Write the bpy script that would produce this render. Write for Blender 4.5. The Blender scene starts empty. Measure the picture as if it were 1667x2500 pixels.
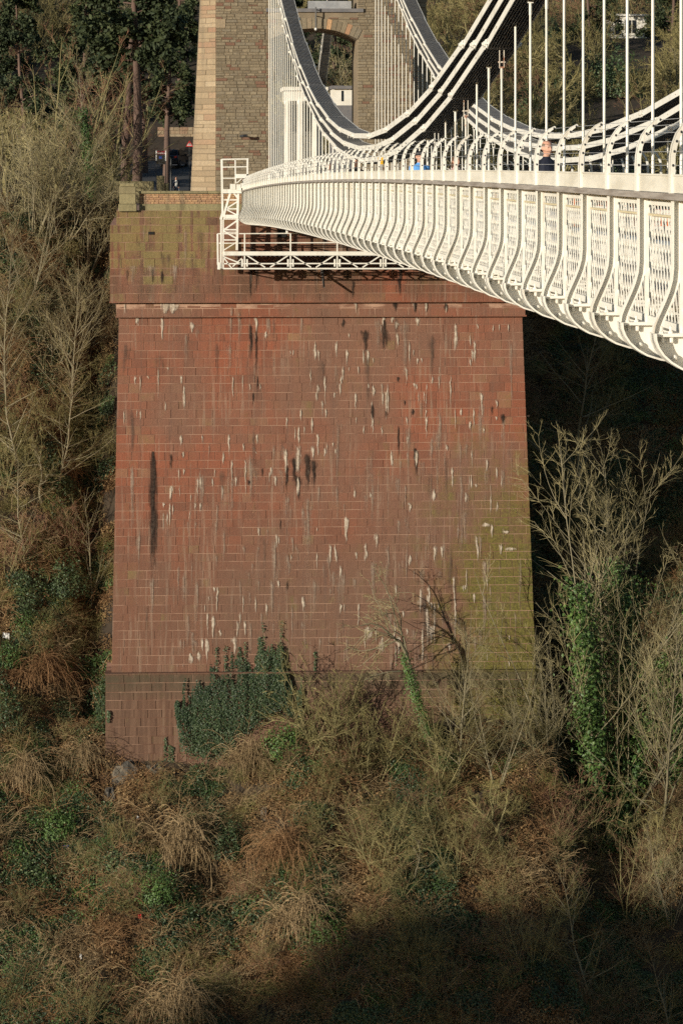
import bpy, math, random
import numpy as np
from mathutils import Vector, Matrix

# ------------------------------------------------------------------ camera, sky, sun, exposure
SC = bpy.context.scene
COL = SC.collection
F, CX, YH, W0 = 8000.0, 833.5, 400.0, 1667.0        # focal length, centre and horizon in photo pixels
TH = math.atan(482.5 / F)                           # camera turned this far right of the bridge axis (+Y)
ST, CT = math.sin(TH), math.cos(TH)
cam_d = bpy.data.cameras.new('camera')
cam = bpy.data.objects.new('camera', cam_d); COL.objects.link(cam)
cam.location = (0, 0, 0); cam.rotation_euler = (math.pi / 2, 0, -TH)
cam_d.sensor_fit = 'HORIZONTAL'; cam_d.sensor_width = 36.0
cam_d.lens = F / W0 * 36.0
cam_d.shift_y = -(1250.0 - YH) / W0
cam_d.clip_start = 1.0; cam_d.clip_end = 3000.0
SC.camera = cam

SUN = np.array([-0.74, -0.65, 0.165]); SUN /= np.linalg.norm(SUN)      # direction to the sun
world = bpy.data.worlds.new('World'); SC.world = world; world.use_nodes = True
wn = world.node_tree; wn.nodes.clear()
sky = wn.nodes.new('ShaderNodeTexSky'); sky.sky_type = 'NISHITA'; sky.sun_disc = False
sky.sun_elevation = math.asin(SUN[2]); sky.sun_rotation = math.atan2(SUN[0], SUN[1])
sky.altitude = 80; sky.air_density = 1.0; sky.dust_density = 0.6; sky.ozone_density = 1.5
bgn = wn.nodes.new('ShaderNodeBackground'); bgn.inputs[1].default_value = 0.10
wo = wn.nodes.new('ShaderNodeOutputWorld')
wn.links.new(sky.outputs[0], bgn.inputs[0]); wn.links.new(bgn.outputs[0], wo.inputs[0])
sun_d = bpy.data.lights.new('sun', 'SUN'); sun_d.energy = 5.0; sun_d.angle = math.radians(0.5)
sun_d.color = (1.0, 0.90, 0.74)
sun = bpy.data.objects.new('sun', sun_d); COL.objects.link(sun)
sun.rotation_euler = Vector(SUN).to_track_quat('Z', 'Y').to_euler()
sun.location = (-60, -40, 60)
SC.view_settings.view_transform = 'Standard'; SC.view_settings.look = 'None'
SC.view_settings.exposure = 0.12; SC.view_settings.gamma = 1.0
SC.render.engine = 'CYCLES'
SC.cycles.max_bounces = 5; SC.cycles.diffuse_bounces = 2; SC.cycles.transparent_max_bounces = 48
SC.cycles.use_denoising = False; SC.cycles.sample_clamp_indirect = 3.0

# ------------------------------------------------------------------ helpers
def P(x, y, Y):
    """photo pixel -> point on the plane at distance Y along the bridge axis"""
    u, v = (x - CX) / F, -(y - YH) / F
    d = np.array([ST + CT * u, CT - ST * u, v])
    return d * (Y / d[1])
def PX(x, Y): return float(P(x, YH, Y)[0])
def PZ(y, Y, x=CX): return float(P(x, y, Y)[2])
def nrm(v):
    v = np.asarray(v, float); return v / max(1e-9, np.linalg.norm(v))
def sstep(a, b, x): 
    t = np.clip((np.asarray(x, float) - a) / (b - a), 0, 1); return t * t * (3 - 2 * t)

def tubes(Pn, R, s=3, cap=False):
    """batch of tubes: Pn (n,k,3), R (n,k) -> verts, quads"""
    Pn = np.asarray(Pn, float); R = np.asarray(R, float)
    n, k, _ = Pn.shape
    T = np.gradient(Pn, axis=1); T /= np.maximum(1e-9, np.linalg.norm(T, axis=2, keepdims=True))
    m = T.mean(axis=1); ref = np.where(np.abs(m[:, 2:3]) > 0.8 * np.linalg.norm(m, axis=1, keepdims=True), np.array([[1., .13, 0]]), np.array([[0, .1, 1.]]))
    A = np.cross(T, ref[:, None, :]); A /= np.maximum(1e-9, np.linalg.norm(A, axis=2, keepdims=True))
    B = np.cross(T, A)
    an = np.arange(s) * 2 * np.pi / s
    V = Pn[:, :, None, :] + R[:, :, None, None] * (A[:, :, None, :] * np.cos(an)[None, None, :, None] + B[:, :, None, :] * np.sin(an)[None, None, :, None])
    idx = np.arange(n * k * s).reshape(n, k, s)
    a = idx[:, :-1, :]; b = np.roll(a, -1, 2); c = idx[:, 1:, :]; d = np.roll(c, -1, 2)
    Fc = np.stack([a, b, d, c], -1).reshape(-1, 4)
    return V.reshape(-1, 3), Fc

class MB:
    def __init__(s): s.v = []; s.f = []; s.n = 0; s.t = []; s.mi = []
    def add(s, V, Fs, tint=0.5, mi=0):
        V = np.asarray(V, float).reshape(-1, 3)
        o = s.n; s.v.append(V); s.n += len(V)
        if isinstance(Fs, np.ndarray): s.f.extend((Fs + o).tolist())
        else: s.f.extend([[i + o for i in f] for f in Fs])
        k = len(Fs); s.t.extend([tint] * k if np.isscalar(tint) else list(tint)); s.mi.extend([mi] * k)
        return s
    def box(s, a, b, tint=0.5, mi=0):
        x0, y0, z0 = a; x1, y1, z1 = b
        V = [(x0,y0,z0),(x1,y0,z0),(x1,y1,z0),(x0,y1,z0),(x0,y0,z1),(x1,y0,z1),(x1,y1,z1),(x0,y1,z1)]
        return s.add(V, [(0,3,2,1),(4,5,6,7),(0,1,5,4),(1,2,6,5),(2,3,7,6),(3,0,4,7)], tint, mi)
    def bar(s, p, q, w, h=None, up=(0, 0, 1), tint=0.5, mi=0):
        p = np.asarray(p, float); q = np.asarray(q, float); h = h or w
        t = nrm(q - p); u = np.asarray(up, float)
        if abs(np.dot(t, nrm(u))) > .97: u = np.array([0, 1., 0])
        a = nrm(np.cross(t, u)); b = np.cross(a, t)
        V = [c + a * sx * w / 2 + b * sy * h / 2 for c in (p, q) for sx, sy in ((-1,-1),(1,-1),(1,1),(-1,1))]
        return s.add(V, [(0,1,2,3),(7,6,5,4),(0,4,5,1),(1,5,6,2),(2,6,7,3),(3,7,4,0)], tint, mi)
    def tube(s, pts, r, sides=6, tint=0.5, cap=True, mi=0):
        pts = np.asarray(pts, float); r = np.full(len(pts), r) if np.isscalar(r) else np.asarray(r, float)
        V, Fq = tubes(pts[None], r[None], sides)
        fs = Fq.tolist()
        if cap:
            k = len(pts); fs.append(list(range(sides))); fs.append(list(range((k - 1) * sides, k * sides))[::-1])
        return s.add(V, fs, tint, mi)
    def prism(s, poly, axis, a, b, tint=0.5, mi=0):
        """polygon of 2-D points extruded along axis ('x','y','z') from a to b"""
        n = len(poly)
        def pt(p, c): return {'x': (c, p[0], p[1]), 'y': (p[0], c, p[1]), 'z': (p[0], p[1], c)}[axis]
        V = [pt(p, a) for p in poly] + [pt(p, b) for p in poly]
        fs = [list(range(n)), list(range(2 * n - 1, n - 1, -1))] + [[i, n + i, n + (i + 1) % n, (i + 1) % n] for i in range(n)]
        return s.add(V, fs, tint, mi)
    def lathe(s, prof, c=(0, 0, 0), sides=12, tint=0.5, mi=0, sx=1, sy=1):
        an = np.arange(sides) * 2 * np.pi / sides; V = []
        for r, z in prof: V += [(c[0] + r * sx * math.cos(t), c[1] + r * sy * math.sin(t), c[2] + z) for t in an]
        k = len(prof); fs = [[i * sides + j, i * sides + (j + 1) % sides, (i + 1) * sides + (j + 1) % sides, (i + 1) * sides + j] for i in range(k - 1) for j in range(sides)]
        fs.append(list(range(sides))[::-1]); fs.append(list(range((k - 1) * sides, k * sides)))
        return s.add(V, fs, tint, mi)
    def mesh(s, name, mat, origin=(0, 0, 0), smooth=False):
        V = np.concatenate(s.v) - np.asarray(origin, float)
        me = bpy.data.meshes.new(name); me.from_pydata(V.tolist(), [], s.f)
        for m in (mat if isinstance(mat, (list, tuple)) else [mat]): me.materials.append(M[m] if isinstance(m, str) else m)
        at = me.attributes.new('tint', 'FLOAT', 'FACE'); at.data.foreach_set('value', np.asarray(s.t, 'f'))
        if any(s.mi): me.polygons.foreach_set('material_index', np.asarray(s.mi, 'i'))
        if smooth: me.polygons.foreach_set('use_smooth', np.ones(len(me.polygons), bool))
        me.update(); return me
    def build(s, name, mat, parent=None, smooth=False, origin=None, loc=None):
        """parts: vertices are in world space and are stored relative to the parent's origin"""
        o0 = np.array(origin if origin is not None else (parent['_o'] if parent is not None and '_o' in parent else (0, 0, 0)), float)
        return link(name, s.mesh(name, mat, o0, smooth), parent, loc)

def link(name, me, parent=None, loc=None):
    o = bpy.data.objects.new(name, me); COL.objects.link(o)
    if parent is not None: o.parent = parent
    if loc is not None: o.location = loc
    return o
def tag(o, label=None, cat=None, group=None, kind=None):
    for k, v in (('label', label), ('category', cat), ('group', group), ('kind', kind)):
        if v: o[k] = v
    return o
def thing(name, label, cat, loc=(0, 0, 0), group=None):
    o = bpy.data.objects.new(name, None); COL.objects.link(o); o.location = [float(c) for c in loc]
    o.empty_display_size = 0.5; o['_o'] = [float(c) for c in loc]
    return tag(o, label, cat, group)
def copy_tree(o, parent=None):
    c = o.copy(); COL.objects.link(c); c.parent = parent
    for ch in o.children: copy_tree(ch, c)
    return c

# ------------------------------------------------------------------ materials
M = {}
class NT:
    def __init__(s, name):
        s.m = bpy.data.materials.new(name); s.m.use_nodes = True; M[name] = s.m
        s.t = s.m.node_tree; s.t.nodes.clear()
        s.out = s.t.nodes.new('ShaderNodeOutputMaterial'); s.b = s.t.nodes.new('ShaderNodeBsdfPrincipled')
        s.t.links.new(s.b.outputs[0], s.out.inputs[0])
    def n(s, typ, ins=None, **props):
        nd = s.t.nodes.new('ShaderNode' + typ)
        for k, v in props.items(): setattr(nd, k, v)
        for k, v in (ins or {}).items(): s.put(nd.inputs[k], v)
        return nd
    def put(s, sock, v):
        if hasattr(v, 'outputs'): v = v.outputs[0]
        if hasattr(v, 'is_output'): s.t.links.new(v, sock)
        elif hasattr(sock, 'default_value'):
            if isinstance(v, (tuple, list)) and len(v) == 3 and sock.type == 'RGBA': v = (*v, 1)
            sock.default_value = v
    def math(s, op, a, b=0.0, c=None, clamp=False):
        nd = s.n('Math', {0: a, 1: b}, operation=op, use_clamp=clamp)
        if c is not None: s.put(nd.inputs[2], c)
        return nd.outputs[0]
    def mix(s, f, a, b, mode='MIX'):
        nd = s.n('Mix', data_type='RGBA', blend_type=mode)
        s.put(nd.inputs[0], f); s.put(nd.inputs[6], a); s.put(nd.inputs[7], b); return nd.outputs[2]
    def ramp(s, f, stops, interp='LINEAR'):
        nd = s.n('ValToRGB', {0: f}); cr = nd.color_ramp; cr.interpolation = interp
        while len(cr.elements) < len(stops): cr.elements.new(0.5)
        for e, (p, c) in zip(cr.elements, stops): e.position = p; e.color = (c, c, c, 1) if np.isscalar(c) else (*c, 1)
        return nd.outputs[0]
    def pos(s): return s.n('NewGeometry').outputs['Position']
    def scl(s, v, sc): return s.n('VectorMath', {0: v, 1: sc}, operation='MULTIPLY').outputs[0]
    def noise(s, v, scale, detail=4, rough=0.55, dist=0.0):
        return s.n('TexNoise', {'Vector': v, 'Scale': scale, 'Detail': detail, 'Roughness': rough, 'Distortion': dist}).outputs[0]
    def range(s, v, a, b, lo=0.0, hi=1.0):
        return s.n('MapRange', {0: v, 1: a, 2: b, 3: lo, 4: hi}, interpolation_type='SMOOTHSTEP').outputs[0]
    def bump(s, h, strength=0.4, dist=0.02):
        s.put(s.b.inputs['Normal'], s.n('Bump', {'Height': h, 'Strength': strength, 'Distance': dist}).outputs[0])
    def fin(s, col, rough=0.8, metal=0.0, spec=None):
        s.put(s.b.inputs['Base Color'], col); s.put(s.b.inputs['Roughness'], rough); s.b.inputs['Metallic'].default_value = metal
        if spec is not None: s.b.inputs['Specular IOR Level'].default_value = spec
        return s.m

def simple(name, c1, c2=None, scale=3.0, rough=0.7, metal=0.0, bump=0.0, bscale=20.0, obj=False):
    t = NT(name); p = t.n('TexCoord').outputs['Object'] if obj else t.pos()
    c2 = c2 or tuple(c * 0.75 for c in c1)
    col = t.mix(t.range(t.noise(p, scale), .3, .7), c1, c2)
    if bump: t.bump(t.noise(p, bscale, 5), bump)
    return t.fin(col, rough, metal)

def leafy(name, cols, rough=0.6, trans=0.0, obj_random=True, spec=0.3):
    """leaf / twig stuff: colour varies with the piece (face attribute tint), the plant and the place"""
    t = NT(name)
    tint = t.n('Attribute', attribute_name='tint').outputs['Fac']
    rnd = t.n('ObjectInfo').outputs['Random']
    nz = t.noise(t.pos(), 0.22, 3)
    f = t.math('ADD', t.math('MULTIPLY', tint, .5), t.math('MULTIPLY', rnd, .22))
    f = t.math('ADD', f, t.math('MULTIPLY', t.range(nz, .3, .7), .3), clamp=True)
    k = len(cols) - 1
    col = t.ramp(f, [(i / k * .9 + .05, c) for i, c in enumerate(cols)])
    return t.fin(col, rough, spec=spec)

# stone of the abutment: colour by block, weathering by place
def abut_mat():
    t = NT('red_sandstone'); p = t.pos()
    xyz = t.n('SeparateXYZ', {0: p}); X, Z = xyz.outputs[0], xyz.outputs[2]
    tint = t.n('Attribute', attribute_name='tint').outputs['Fac']
    col = t.ramp(tint, [(0, (.205, .075, .046)), (.25, (.25, .086, .050)), (.5, (.285, .094, .053)), (.75, (.265, .096, .057)), (.9, (.23, .09, .057)), (1, (.33, .17, .095))])
    g = t.noise(t.scl(p, (.11, 1, .11)), 1.0, 4)
    col = t.mix(t.range(g, .36, .60, 0, .85), col, (.20, .112, .078))
    g2 = t.noise(t.scl(p, (.7, 1, .22)), 1.0, 5, .65)
    col = t.mix(t.range(g2, .50, .72, 0, .6), col, (.135, .082, .06))
    col = t.mix(t.range(g2, .46, .30, 0, .4), col, (.27, .125, .078))
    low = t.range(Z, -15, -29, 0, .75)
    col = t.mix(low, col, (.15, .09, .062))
    fine = t.noise(p, 9.0, 6, .7)
    col = t.mix(t.range(fine, .3, .75, 0, .5), col, t.mix(.5, col, (.12, .07, .05)))
    # long weather streaks running down the face
    st = t.noise(t.scl(p, (2.6, 0, .09)), 1.0, 4, .6)
    col = t.mix(t.range(st, .56, .72, 0, .5), col, (.115, .075, .06))
    st2 = t.noise(t.scl(p, (3.4, 3, .13)), 1.7, 5, .6)
    msk = t.noise(t.scl(p, (.2, 0, .2)), 1.0, 2)
    col = t.mix(t.math('MULTIPLY', t.range(st2, .52, .68, 0, .45), t.range(msk, .36, .58)), col, (.33, .25, .185))
    tb = t.noise(t.scl(p, (.9, 1, .16)), 1.0, 5, .65)
    col = t.mix(t.math('MULTIPLY', t.range(Z, -8.4, -7.4), t.range(tb, .34, .62, .1, .8)), col, t.mix(t.range(fine, .3, .7), (.07, .046, .032), (.15, .088, .055)))
    col = t.mix(t.range(Z, -29.6, -29.9, 0, .55), col, t.mix(t.range(st2, .4, .6), (.085, .052, .036), (.15, .092, .062)))
    # moss: lower right flank, and olive algae on the upper left stage
    mo = t.noise(t.scl(p, (1.3, 1, .9)), 1.0, 7, .72)
    a = t.math('MULTIPLY', t.range(X, 13.0, 23.0), t.range(Z, -11.0, -27.0))
    a = t.math('ADD', t.math('MULTIPLY', a, 1.55), t.math('MULTIPLY', t.math('SUBTRACT', mo, .5), 2.0))
    a = t.math('ADD', a, t.math('MULTIPLY', t.math('SUBTRACT', tint, .45), .35))
    a = t.math('SUBTRACT', a, t.range(g2, .48, .68, 0, .5))
    col = t.mix(t.range(a, .0, 1.5, 0, .9), col, t.mix(t.range(fine, .35, .7), (.075, .07, .022), (.18, .17, .036)))
    e = t.math('MULTIPLY', t.range(X, 9.0, 1.5), t.range(Z, -9.2, -4.2))
    e = t.math('ADD', t.math('MULTIPLY', e, 1.05), t.math('MULTIPLY', t.math('SUBTRACT', mo, .5), 1.5))
    e = t.math('ADD', e, t.math('MULTIPLY', t.math('SUBTRACT', tint, .45), .75))
    e = t.math('SUBTRACT', e, t.range(st, .5, .68, 0, .5))
    col = t.mix(t.range(e, .35, .95, 0, .72), col, t.mix(t.range(fine, .3, .7), (.17, .14, .055), (.25, .205, .085)))
    # dark damp band on top of the plinth
    pl = t.math('MULTIPLY', t.range(Z, -29.6, -29.9), t.range(Z, -31.6, -29.9))
    col = t.mix(t.math('MULTIPLY', pl, t.range(mo, .3, .6, .3, .85)), col, (.075, .062, .04))
    t.bump(t.math('ADD', fine, t.math('MULTIPLY', t.noise(p, 2.4, 3), .6)), .8, .035)
    return t.fin(col, .92, spec=.2)
abut_mat()
def tower_mat(name, cols, streak=(.17, .14, .10)):
    t = NT(name); p = t.pos()
    tint = t.n('Attribute', attribute_name='tint').outputs['Fac']
    k = len(cols) - 1
    col = t.ramp(tint, [(i / k, c) for i, c in enumerate(cols)])
    fine = t.noise(p, 7.0, 6, .7)
    col = t.mix(t.range(fine, .35, .75, 0, .5), col, tuple(c * .5 for c in cols[1]))
    st = t.noise(t.scl(p, (1.2, 1, .12)), 1.0, 4)
    col = t.mix(t.range(st, .52, .7, 0, .6), col, streak)
    t.bump(fine, .9, .04)
    return t.fin(col, .92, spec=.2)
tower_mat('rubble_stone', [(.19, .155, .108), (.23, .187, .128), (.265, .218, .15), (.22, .188, .14), (.20, .108, .075), (.315, .26, .18), (.255, .208, .138)])
tower_mat('pale_stone', [(.30, .23, .15), (.36, .28, .185), (.30, .185, .125), (.34, .265, .175), (.25, .19, .125), (.40, .32, .22)])
tower_mat('parapet_stone', [(.46, .28, .155), (.52, .33, .185), (.42, .245, .145), (.36, .22, .14)])
tower_mat('mossy_stone', [(.24, .21, .115), (.29, .25, .14), (.22, .185, .11)], (.10, .085, .05))
t = NT('mortar_red'); p = t.pos()
mn = t.noise(t.scl(p, (.5, 1, 1.1)), 1.3, 4, .6)
t.fin(t.mix(t.range(mn, .38, .62), (.20, .10, .066), (.43, .27, .19)), .95)
simple('mortar_grey', (.24, .19, .13), (.18, .145, .10), 1.2, .95, bump=.3)
simple('grey_slate', (.12, .12, .13), (.17, .16, .16), 2, .8)
t = NT('white_paint'); p = t.pos()
wf = t.noise(t.scl(p, (1, 1, .35)), 1.1, 5, .6)
ws = t.noise(t.scl(p, (6, 6, .5)), 1.3, 5, .65)
wc = t.mix(t.range(wf, .48, .75, 0, .8), (.77, .755, .695), (.60, .565, .485))
t.fin(t.mix(t.range(ws, .56, .72, 0, .6), wc, (.46, .40, .31)), .5)
t = NT('cream_panel'); p = t.pos()
t.fin(t.mix(t.range(t.noise(t.scl(p, (1, .8, 4)), 1.2, 4), .4, .7), (.72, .69, .61), (.60, .565, .48)), .5)
t = NT('weathered_timber'); p = t.pos()
g1 = t.noise(t.scl(p, (14, .7, 14)), 1.0, 6, .7)
t.bump(g1, .5, .02); t.fin(t.mix(t.range(g1, .3, .7), (.20, .17, .145), (.36, .33, .30)), .85)
simple('grey_steel', (.33, .34, .36), (.25, .26, .28), 3, .4)
t = NT('chain_paint'); p = t.pos()
wf = t.noise(p, 1.4, 5, .65)
t.fin(t.mix(t.range(wf, .45, .75, 0, .8), (.78, .76, .70), (.56, .53, .46)), .45)
simple('grimy_shade_paint', (.16, .155, .15), (.24, .23, .215), 2.5, .6)  # inner chain bars: grime plus shade of the gaps and underside, put into the colour
t = NT('rusty_paint'); p = t.pos(); t.fin(t.mix(t.range(t.noise(p, 6, 4), .5, .62), (.62, .57, .49), (.30, .13, .075)), .6)
simple('strip_light', (.66, .58, .40), (.60, .52, .34), 4, .4)
simple('asphalt', (.045, .046, .05), (.06, .06, .062), 1.5, .9, bump=.3)
simple('soil', (.032, .023, .015), (.055, .038, .022), .6, 1.0, bump=.8, bscale=3)
simple('cliff_rock', (.15, .13, .10), (.05, .046, .04), 1.3, .95, bump=1.0, bscale=3)
simple('dark_metal', (.03, .032, .036), None, 3, .5)
simple('drain_iron', (.05, .048, .046), (.08, .07, .06), 4, .7)
simple('white_render', (.74, .72, .66), (.64, .61, .54), 1.0, .8)
simple('black_gap', (.012, .011, .010), None, 2, .95)
t = NT('dark_glass'); t.fin((.02, .024, .03), .08)
t = NT('car_paint'); t.fin((.012, .016, .028), .22)
simple('tyre', (.02, .02, .02), None, 5, .8)
simple('rim', (.35, .35, .36), None, 5, .35, .6)
simple('red_lens', (.35, .02, .015), None, 5, .3)
simple('plate_yellow', (.6, .48, .06), None, 5, .5)
simple('orange_net', (.75, .17, .04), (.55, .12, .03), 4, .6)
simple('yellow_sign', (.85, .50, .03), None, 4, .5)
simple('sign_red', (.55, .03, .03), None, 4, .5)
simple('sign_maroon', (.16, .015, .02), None, 4, .4)
simple('sign_blue', (.03, .08, .40), None, 4, .4)
simple('sign_white', (.75, .75, .72), None, 4, .5)
simple('skin', (.56, .32, .23), (.50, .27, .19), 20, .55, obj=True)
simple('lime', (.62, .56, .46), (.45, .40, .33), 3, .9)
for nm, c in (('cloth_navy', (.012, .016, .035)), ('cloth_blue', (.10, .33, .75)), ('cloth_black', (.015, .015, .017)), ('cloth_white', (.70, .68, .64)),
              ('cloth_denim', (.05, .07, .12)), ('cloth_pink', (.62, .42, .38)), ('hair_brown', (.10, .045, .02)), ('hair_grey', (.22, .16, .11)), ('hair_red', (.16, .05, .02)),
              ('shoe', (.03, .025, .02)), ('wool_black', (.018, .016, .02)), ('litter_red', (.7, .05, .05)), ('litter_white', (.8, .8, .78)), ('litter_blue', (.03, .07, .45))):
    simple(nm, c, tuple(k * .8 for k in c), 9, .8, obj=True)
# stains that sit on the blocks: broken-up thin crusts
def crust(name, c1, c2, hard, fx=9, fz=2.2):
    t = NT(name); p = t.pos()
    cov = t.n('Attribute', attribute_name='cov').outputs['Fac']
    nz = t.noise(t.scl(p, (fx, 1, fz)), 1.0, 5, .65)
    t.fin(t.mix(t.range(t.noise(p, 6, 4), .35, .65), c1, c2), .95, spec=.08)
    a = t.math('ADD', t.math('MULTIPLY', cov, 1.35), t.math('MULTIPLY', t.math('SUBTRACT', nz, .5), 2.2))
    tr = t.n('BsdfTransparent'); mx = t.n('MixShader')
    t.put(mx.inputs[0], t.math('MULTIPLY', t.range(a, .45, .45 + hard), t.math('MINIMUM', t.math('MULTIPLY', cov, 3.0), 1.0)))
    t.t.links.new(tr.outputs[0], mx.inputs[1]); t.t.links.new(t.b.outputs[0], mx.inputs[2]); t.t.links.new(mx.outputs[0], t.out.inputs[0])
crust('lime_crust', (.56, .48, .39), (.38, .31, .24), .8, 12, 1.3)
crust('soot_crust', (.028, .020, .017), (.06, .042, .033), .9, 9, .8)
crust('grey_crust', (.38, .30, .235), (.27, .20, .155), .9, 8, .4)
crust('brown_crust', (.10, .07, .055), (.14, .095, .075), 1.1, 5, .4)
# plants
leafy('bark_pale', [(.12, .105, .065), (.20, .175, .11), (.30, .265, .18)], .9)
leafy('bark_olive', [(.13, .115, .055), (.21, .185, .085), (.29, .25, .13)], .9)
leafy('bark_dark', [(.055, .042, .036), (.085, .066, .055), (.12, .09, .072)], .95)
leafy('twig_pale', [(.13, .112, .055), (.25, .215, .11), (.40, .35, .20)], .9)
leafy('twig_olive', [(.085, .075, .03), (.185, .16, .064), (.31, .27, .12)], .9)
leafy('twig_red', [(.14, .075, .05), (.21, .11, .07), (.27, .15, .09)], .9)
leafy('bramble_tan', [(.12, .082, .04), (.235, .165, .085), (.38, .28, .16)], .9)
leafy('bramble_red', [(.095, .052, .025), (.20, .11, .05), (.32, .19, .095)], .9)
leafy('grass_olive', [(.10, .09, .03), (.22, .195, .065), (.37, .325, .135)], .9)
leafy('ivy_leaf', [(.016, .032, .016), (.03, .054, .024), (.055, .085, .034), (.10, .135, .05)], .5, spec=.4)
leafy('ivy_bright', [(.03, .06, .018), (.06, .115, .03), (.11, .18, .04)], .5, spec=.4)
leafy('needle', [(.016, .027, .014), (.034, .048, .02), (.065, .08, .03)], .7)
leafy('bracken', [(.06, .035, .017), (.13, .077, .034), (.22, .135, .06), (.32, .22, .11)], .9)
leafy('bark_pine', [(.07, .045, .035), (.12, .08, .065), (.17, .115, .09)], .95)

rng = np.random.default_rng(7)
# smooth value noise for terrain
_NG = np.random.default_rng(3).random((64, 64))
def vnoise(x, y):
    x = np.asarray(x, float); y = np.asarray(y, float)
    xi, yi = np.floor(x).astype(int), np.floor(y).astype(int); fx, fy = x - xi, y - yi
    fx, fy = fx * fx * (3 - 2 * fx), fy * fy * (3 - 2 * fy)
    g = lambda i, j: _NG[i % 64, j % 64]
    return (g(xi, yi) * (1 - fx) + g(xi + 1, yi) * fx) * (1 - fy) + (g(xi, yi + 1) * (1 - fx) + g(xi + 1, yi + 1) * fx) * fy - .5
# ------------------------------------------------------------------ terrain
XL, XR, XC = PX(284, 191.5), PX(1284, 191.5), 10.25      # flanks of the abutment's upper stage
def ground(X, Y):
    X = np.asarray(X, float); Y = np.asarray(Y, float)
    base = -35.5 + 1.9 * sstep(3.5, 10, X) - 3.4 * sstep(22.6, 25, X) * (1 - .45 * sstep(28, 36, X))
    front = base - .80 * (190.5 - Y)
    back = base + 1.10 * (Y - 190.5) + 1.6 * sstep(-3, -9, X) * sstep(190, 200, Y)
    z = np.where(Y < 190.5, front, back)
    z = z - 3.2 * np.exp(-((X + 3.3) / 1.3) ** 2) * sstep(192, 196, Y)
    z = z + 2.2 * vnoise(X / 4.6, Y / 4.6) + 1.0 * vnoise(X / 1.9 + 9, Y / 1.9)
    plat = -2.95 + .07 * np.clip(Y - 262, 0, 60)
    plat = plat + np.clip(Y - 262, 0, 400) * .17 * sstep(12, 24, X) + np.clip(Y - 305, 0, 400) * .30 * (1 - sstep(12, 24, X)) + np.clip(Y - 262, 0, 400) * .10 * sstep(-8, -25, X)
    k = 1.2                                              # soft minimum of slope and plateau
    h = np.clip(.5 + .5 * (z - plat) / k, 0, 1)
    return z * (1 - h) + plat * h - k * h * (1 - h)
gx = np.concatenate([np.arange(-70, -20, 3.0), np.arange(-20, 45, .8), np.arange(45, 111, 3.0)])
gy = np.concatenate([np.arange(60, 160, 4.0), np.arange(160, 232, .8), np.arange(232, 470, 4.0)])
GX, GY = np.meshgrid(gx, gy, indexing='ij'); GZ = ground(GX, GY)
ni, nj = GX.shape; idx = np.arange(ni * nj).reshape(ni, nj)
q = np.stack([idx[:-1, :-1], idx[1:, :-1], idx[1:, 1:], idx[:-1, 1:]], -1).reshape(-1, 4)
tag(MB().add(np.stack([GX, GY, GZ], -1).reshape(-1, 3), q).build('ground', 'soil', smooth=True), kind='structure')
# the near (Clifton) side of the gorge, behind the camera: its brow shades the foot of the slope
cxs = np.concatenate([np.arange(-420, -202, 6.0), np.arange(-202, -170, .6), np.arange(-170, -60, 6.0)]); cys = np.arange(-120, 40, 8.0)
CXg, CYg = np.meshgrid(cxs, cys, indexing='ij')
crest = np.where(CXg > -192.8, 4.6 + .06 * np.minimum(CXg + 192, 25), -1.7 + .0 * CXg)
crest = crest + 1.2 * vnoise(CXg / 5, CYg / 50)
CZg = np.where(CYg > 2, crest - 2.2 * (CYg - 2), crest - .12 * (2 - CYg))
ni, nj = CXg.shape; idx = np.arange(ni * nj).reshape(ni, nj)
q = np.stack([idx[:-1, :-1], idx[1:, :-1], idx[1:, 1:], idx[:-1, 1:]], -1).reshape(-1, 4)
tag(MB().add(np.stack([CXg, CYg, CZg], -1).reshape(-1, 3), q).build('hill', 'soil', smooth=True), kind='structure')

# ------------------------------------------------------------------ stone helper
def stone(mb, x0, x1, z0, z1, yf, depth=.22, gap=.0125, bev=.009, tint=.5, rg=rng, jit=.006, yf2=None, mi=0):
    """one dressed block facing -Y; yf / yf2 = front plane at its foot / its head"""
    yf2 = yf if yf2 is None else yf2
    x0 += gap; x1 -= gap; z0 += gap; z1 -= gap
    pr = float(np.clip(abs(rg.normal(0, jit)), 0, .03)); e = rg.uniform(-.5, .5, 4) * jit
    V = [(x0, yf + depth, z0), (x1, yf + depth, z0), (x1, yf2 + depth, z1), (x0, yf2 + depth, z1),
         (x0, yf + bev, z0), (x1, yf + bev, z0), (x1, yf2 + bev, z1), (x0, yf2 + bev, z1),
         (x0 + bev, yf - pr + e[0], z0 + bev), (x1 - bev, yf - pr + e[1], z0 + bev), (x1 - bev, yf2 - pr + e[2], z1 - bev), (x0 + bev, yf2 - pr + e[3], z1 - bev)]
    fs = [(8, 9, 10, 11)] + [(4 + i, 4 + (i + 1) % 4, 8 + (i + 1) % 4, 8 + i) for i in range(4)] + [(i, (i + 1) % 4, 4 + (i + 1) % 4, 4 + i) for i in range(4)]
    return mb.add(V, fs, tint, mi)
def cuts(a, b, lo, hi, rg=rng):
    xs = [a]
    while xs[-1] < b - hi: xs.append(xs[-1] + rg.uniform(lo, hi))
    if b - xs[-1] > lo * 1.7: xs.append((xs[-1] + b) / 2)
    return xs + [b]
def split_stones(specs, name, mat, parent, nmax=300, stuff_name='small_stones', big=lambda s: (s['x1'] - s['x0']) * (s['z1'] - s['z0'])):
    """the nmax largest stones become parts of their own, the rest one part"""
    order = sorted(range(len(specs)), key=lambda i: -big(specs[i])); own = set(order[:nmax])
    rest = MB()
    for i, s in enumerate(specs):
        if i in own: stone(MB_ := MB(), **s); MB_.build(name, mat, parent)
        else: stone(rest, **s)
    if rest.n: tag(rest.build(stuff_name, mat, parent), kind='stuff')

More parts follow.
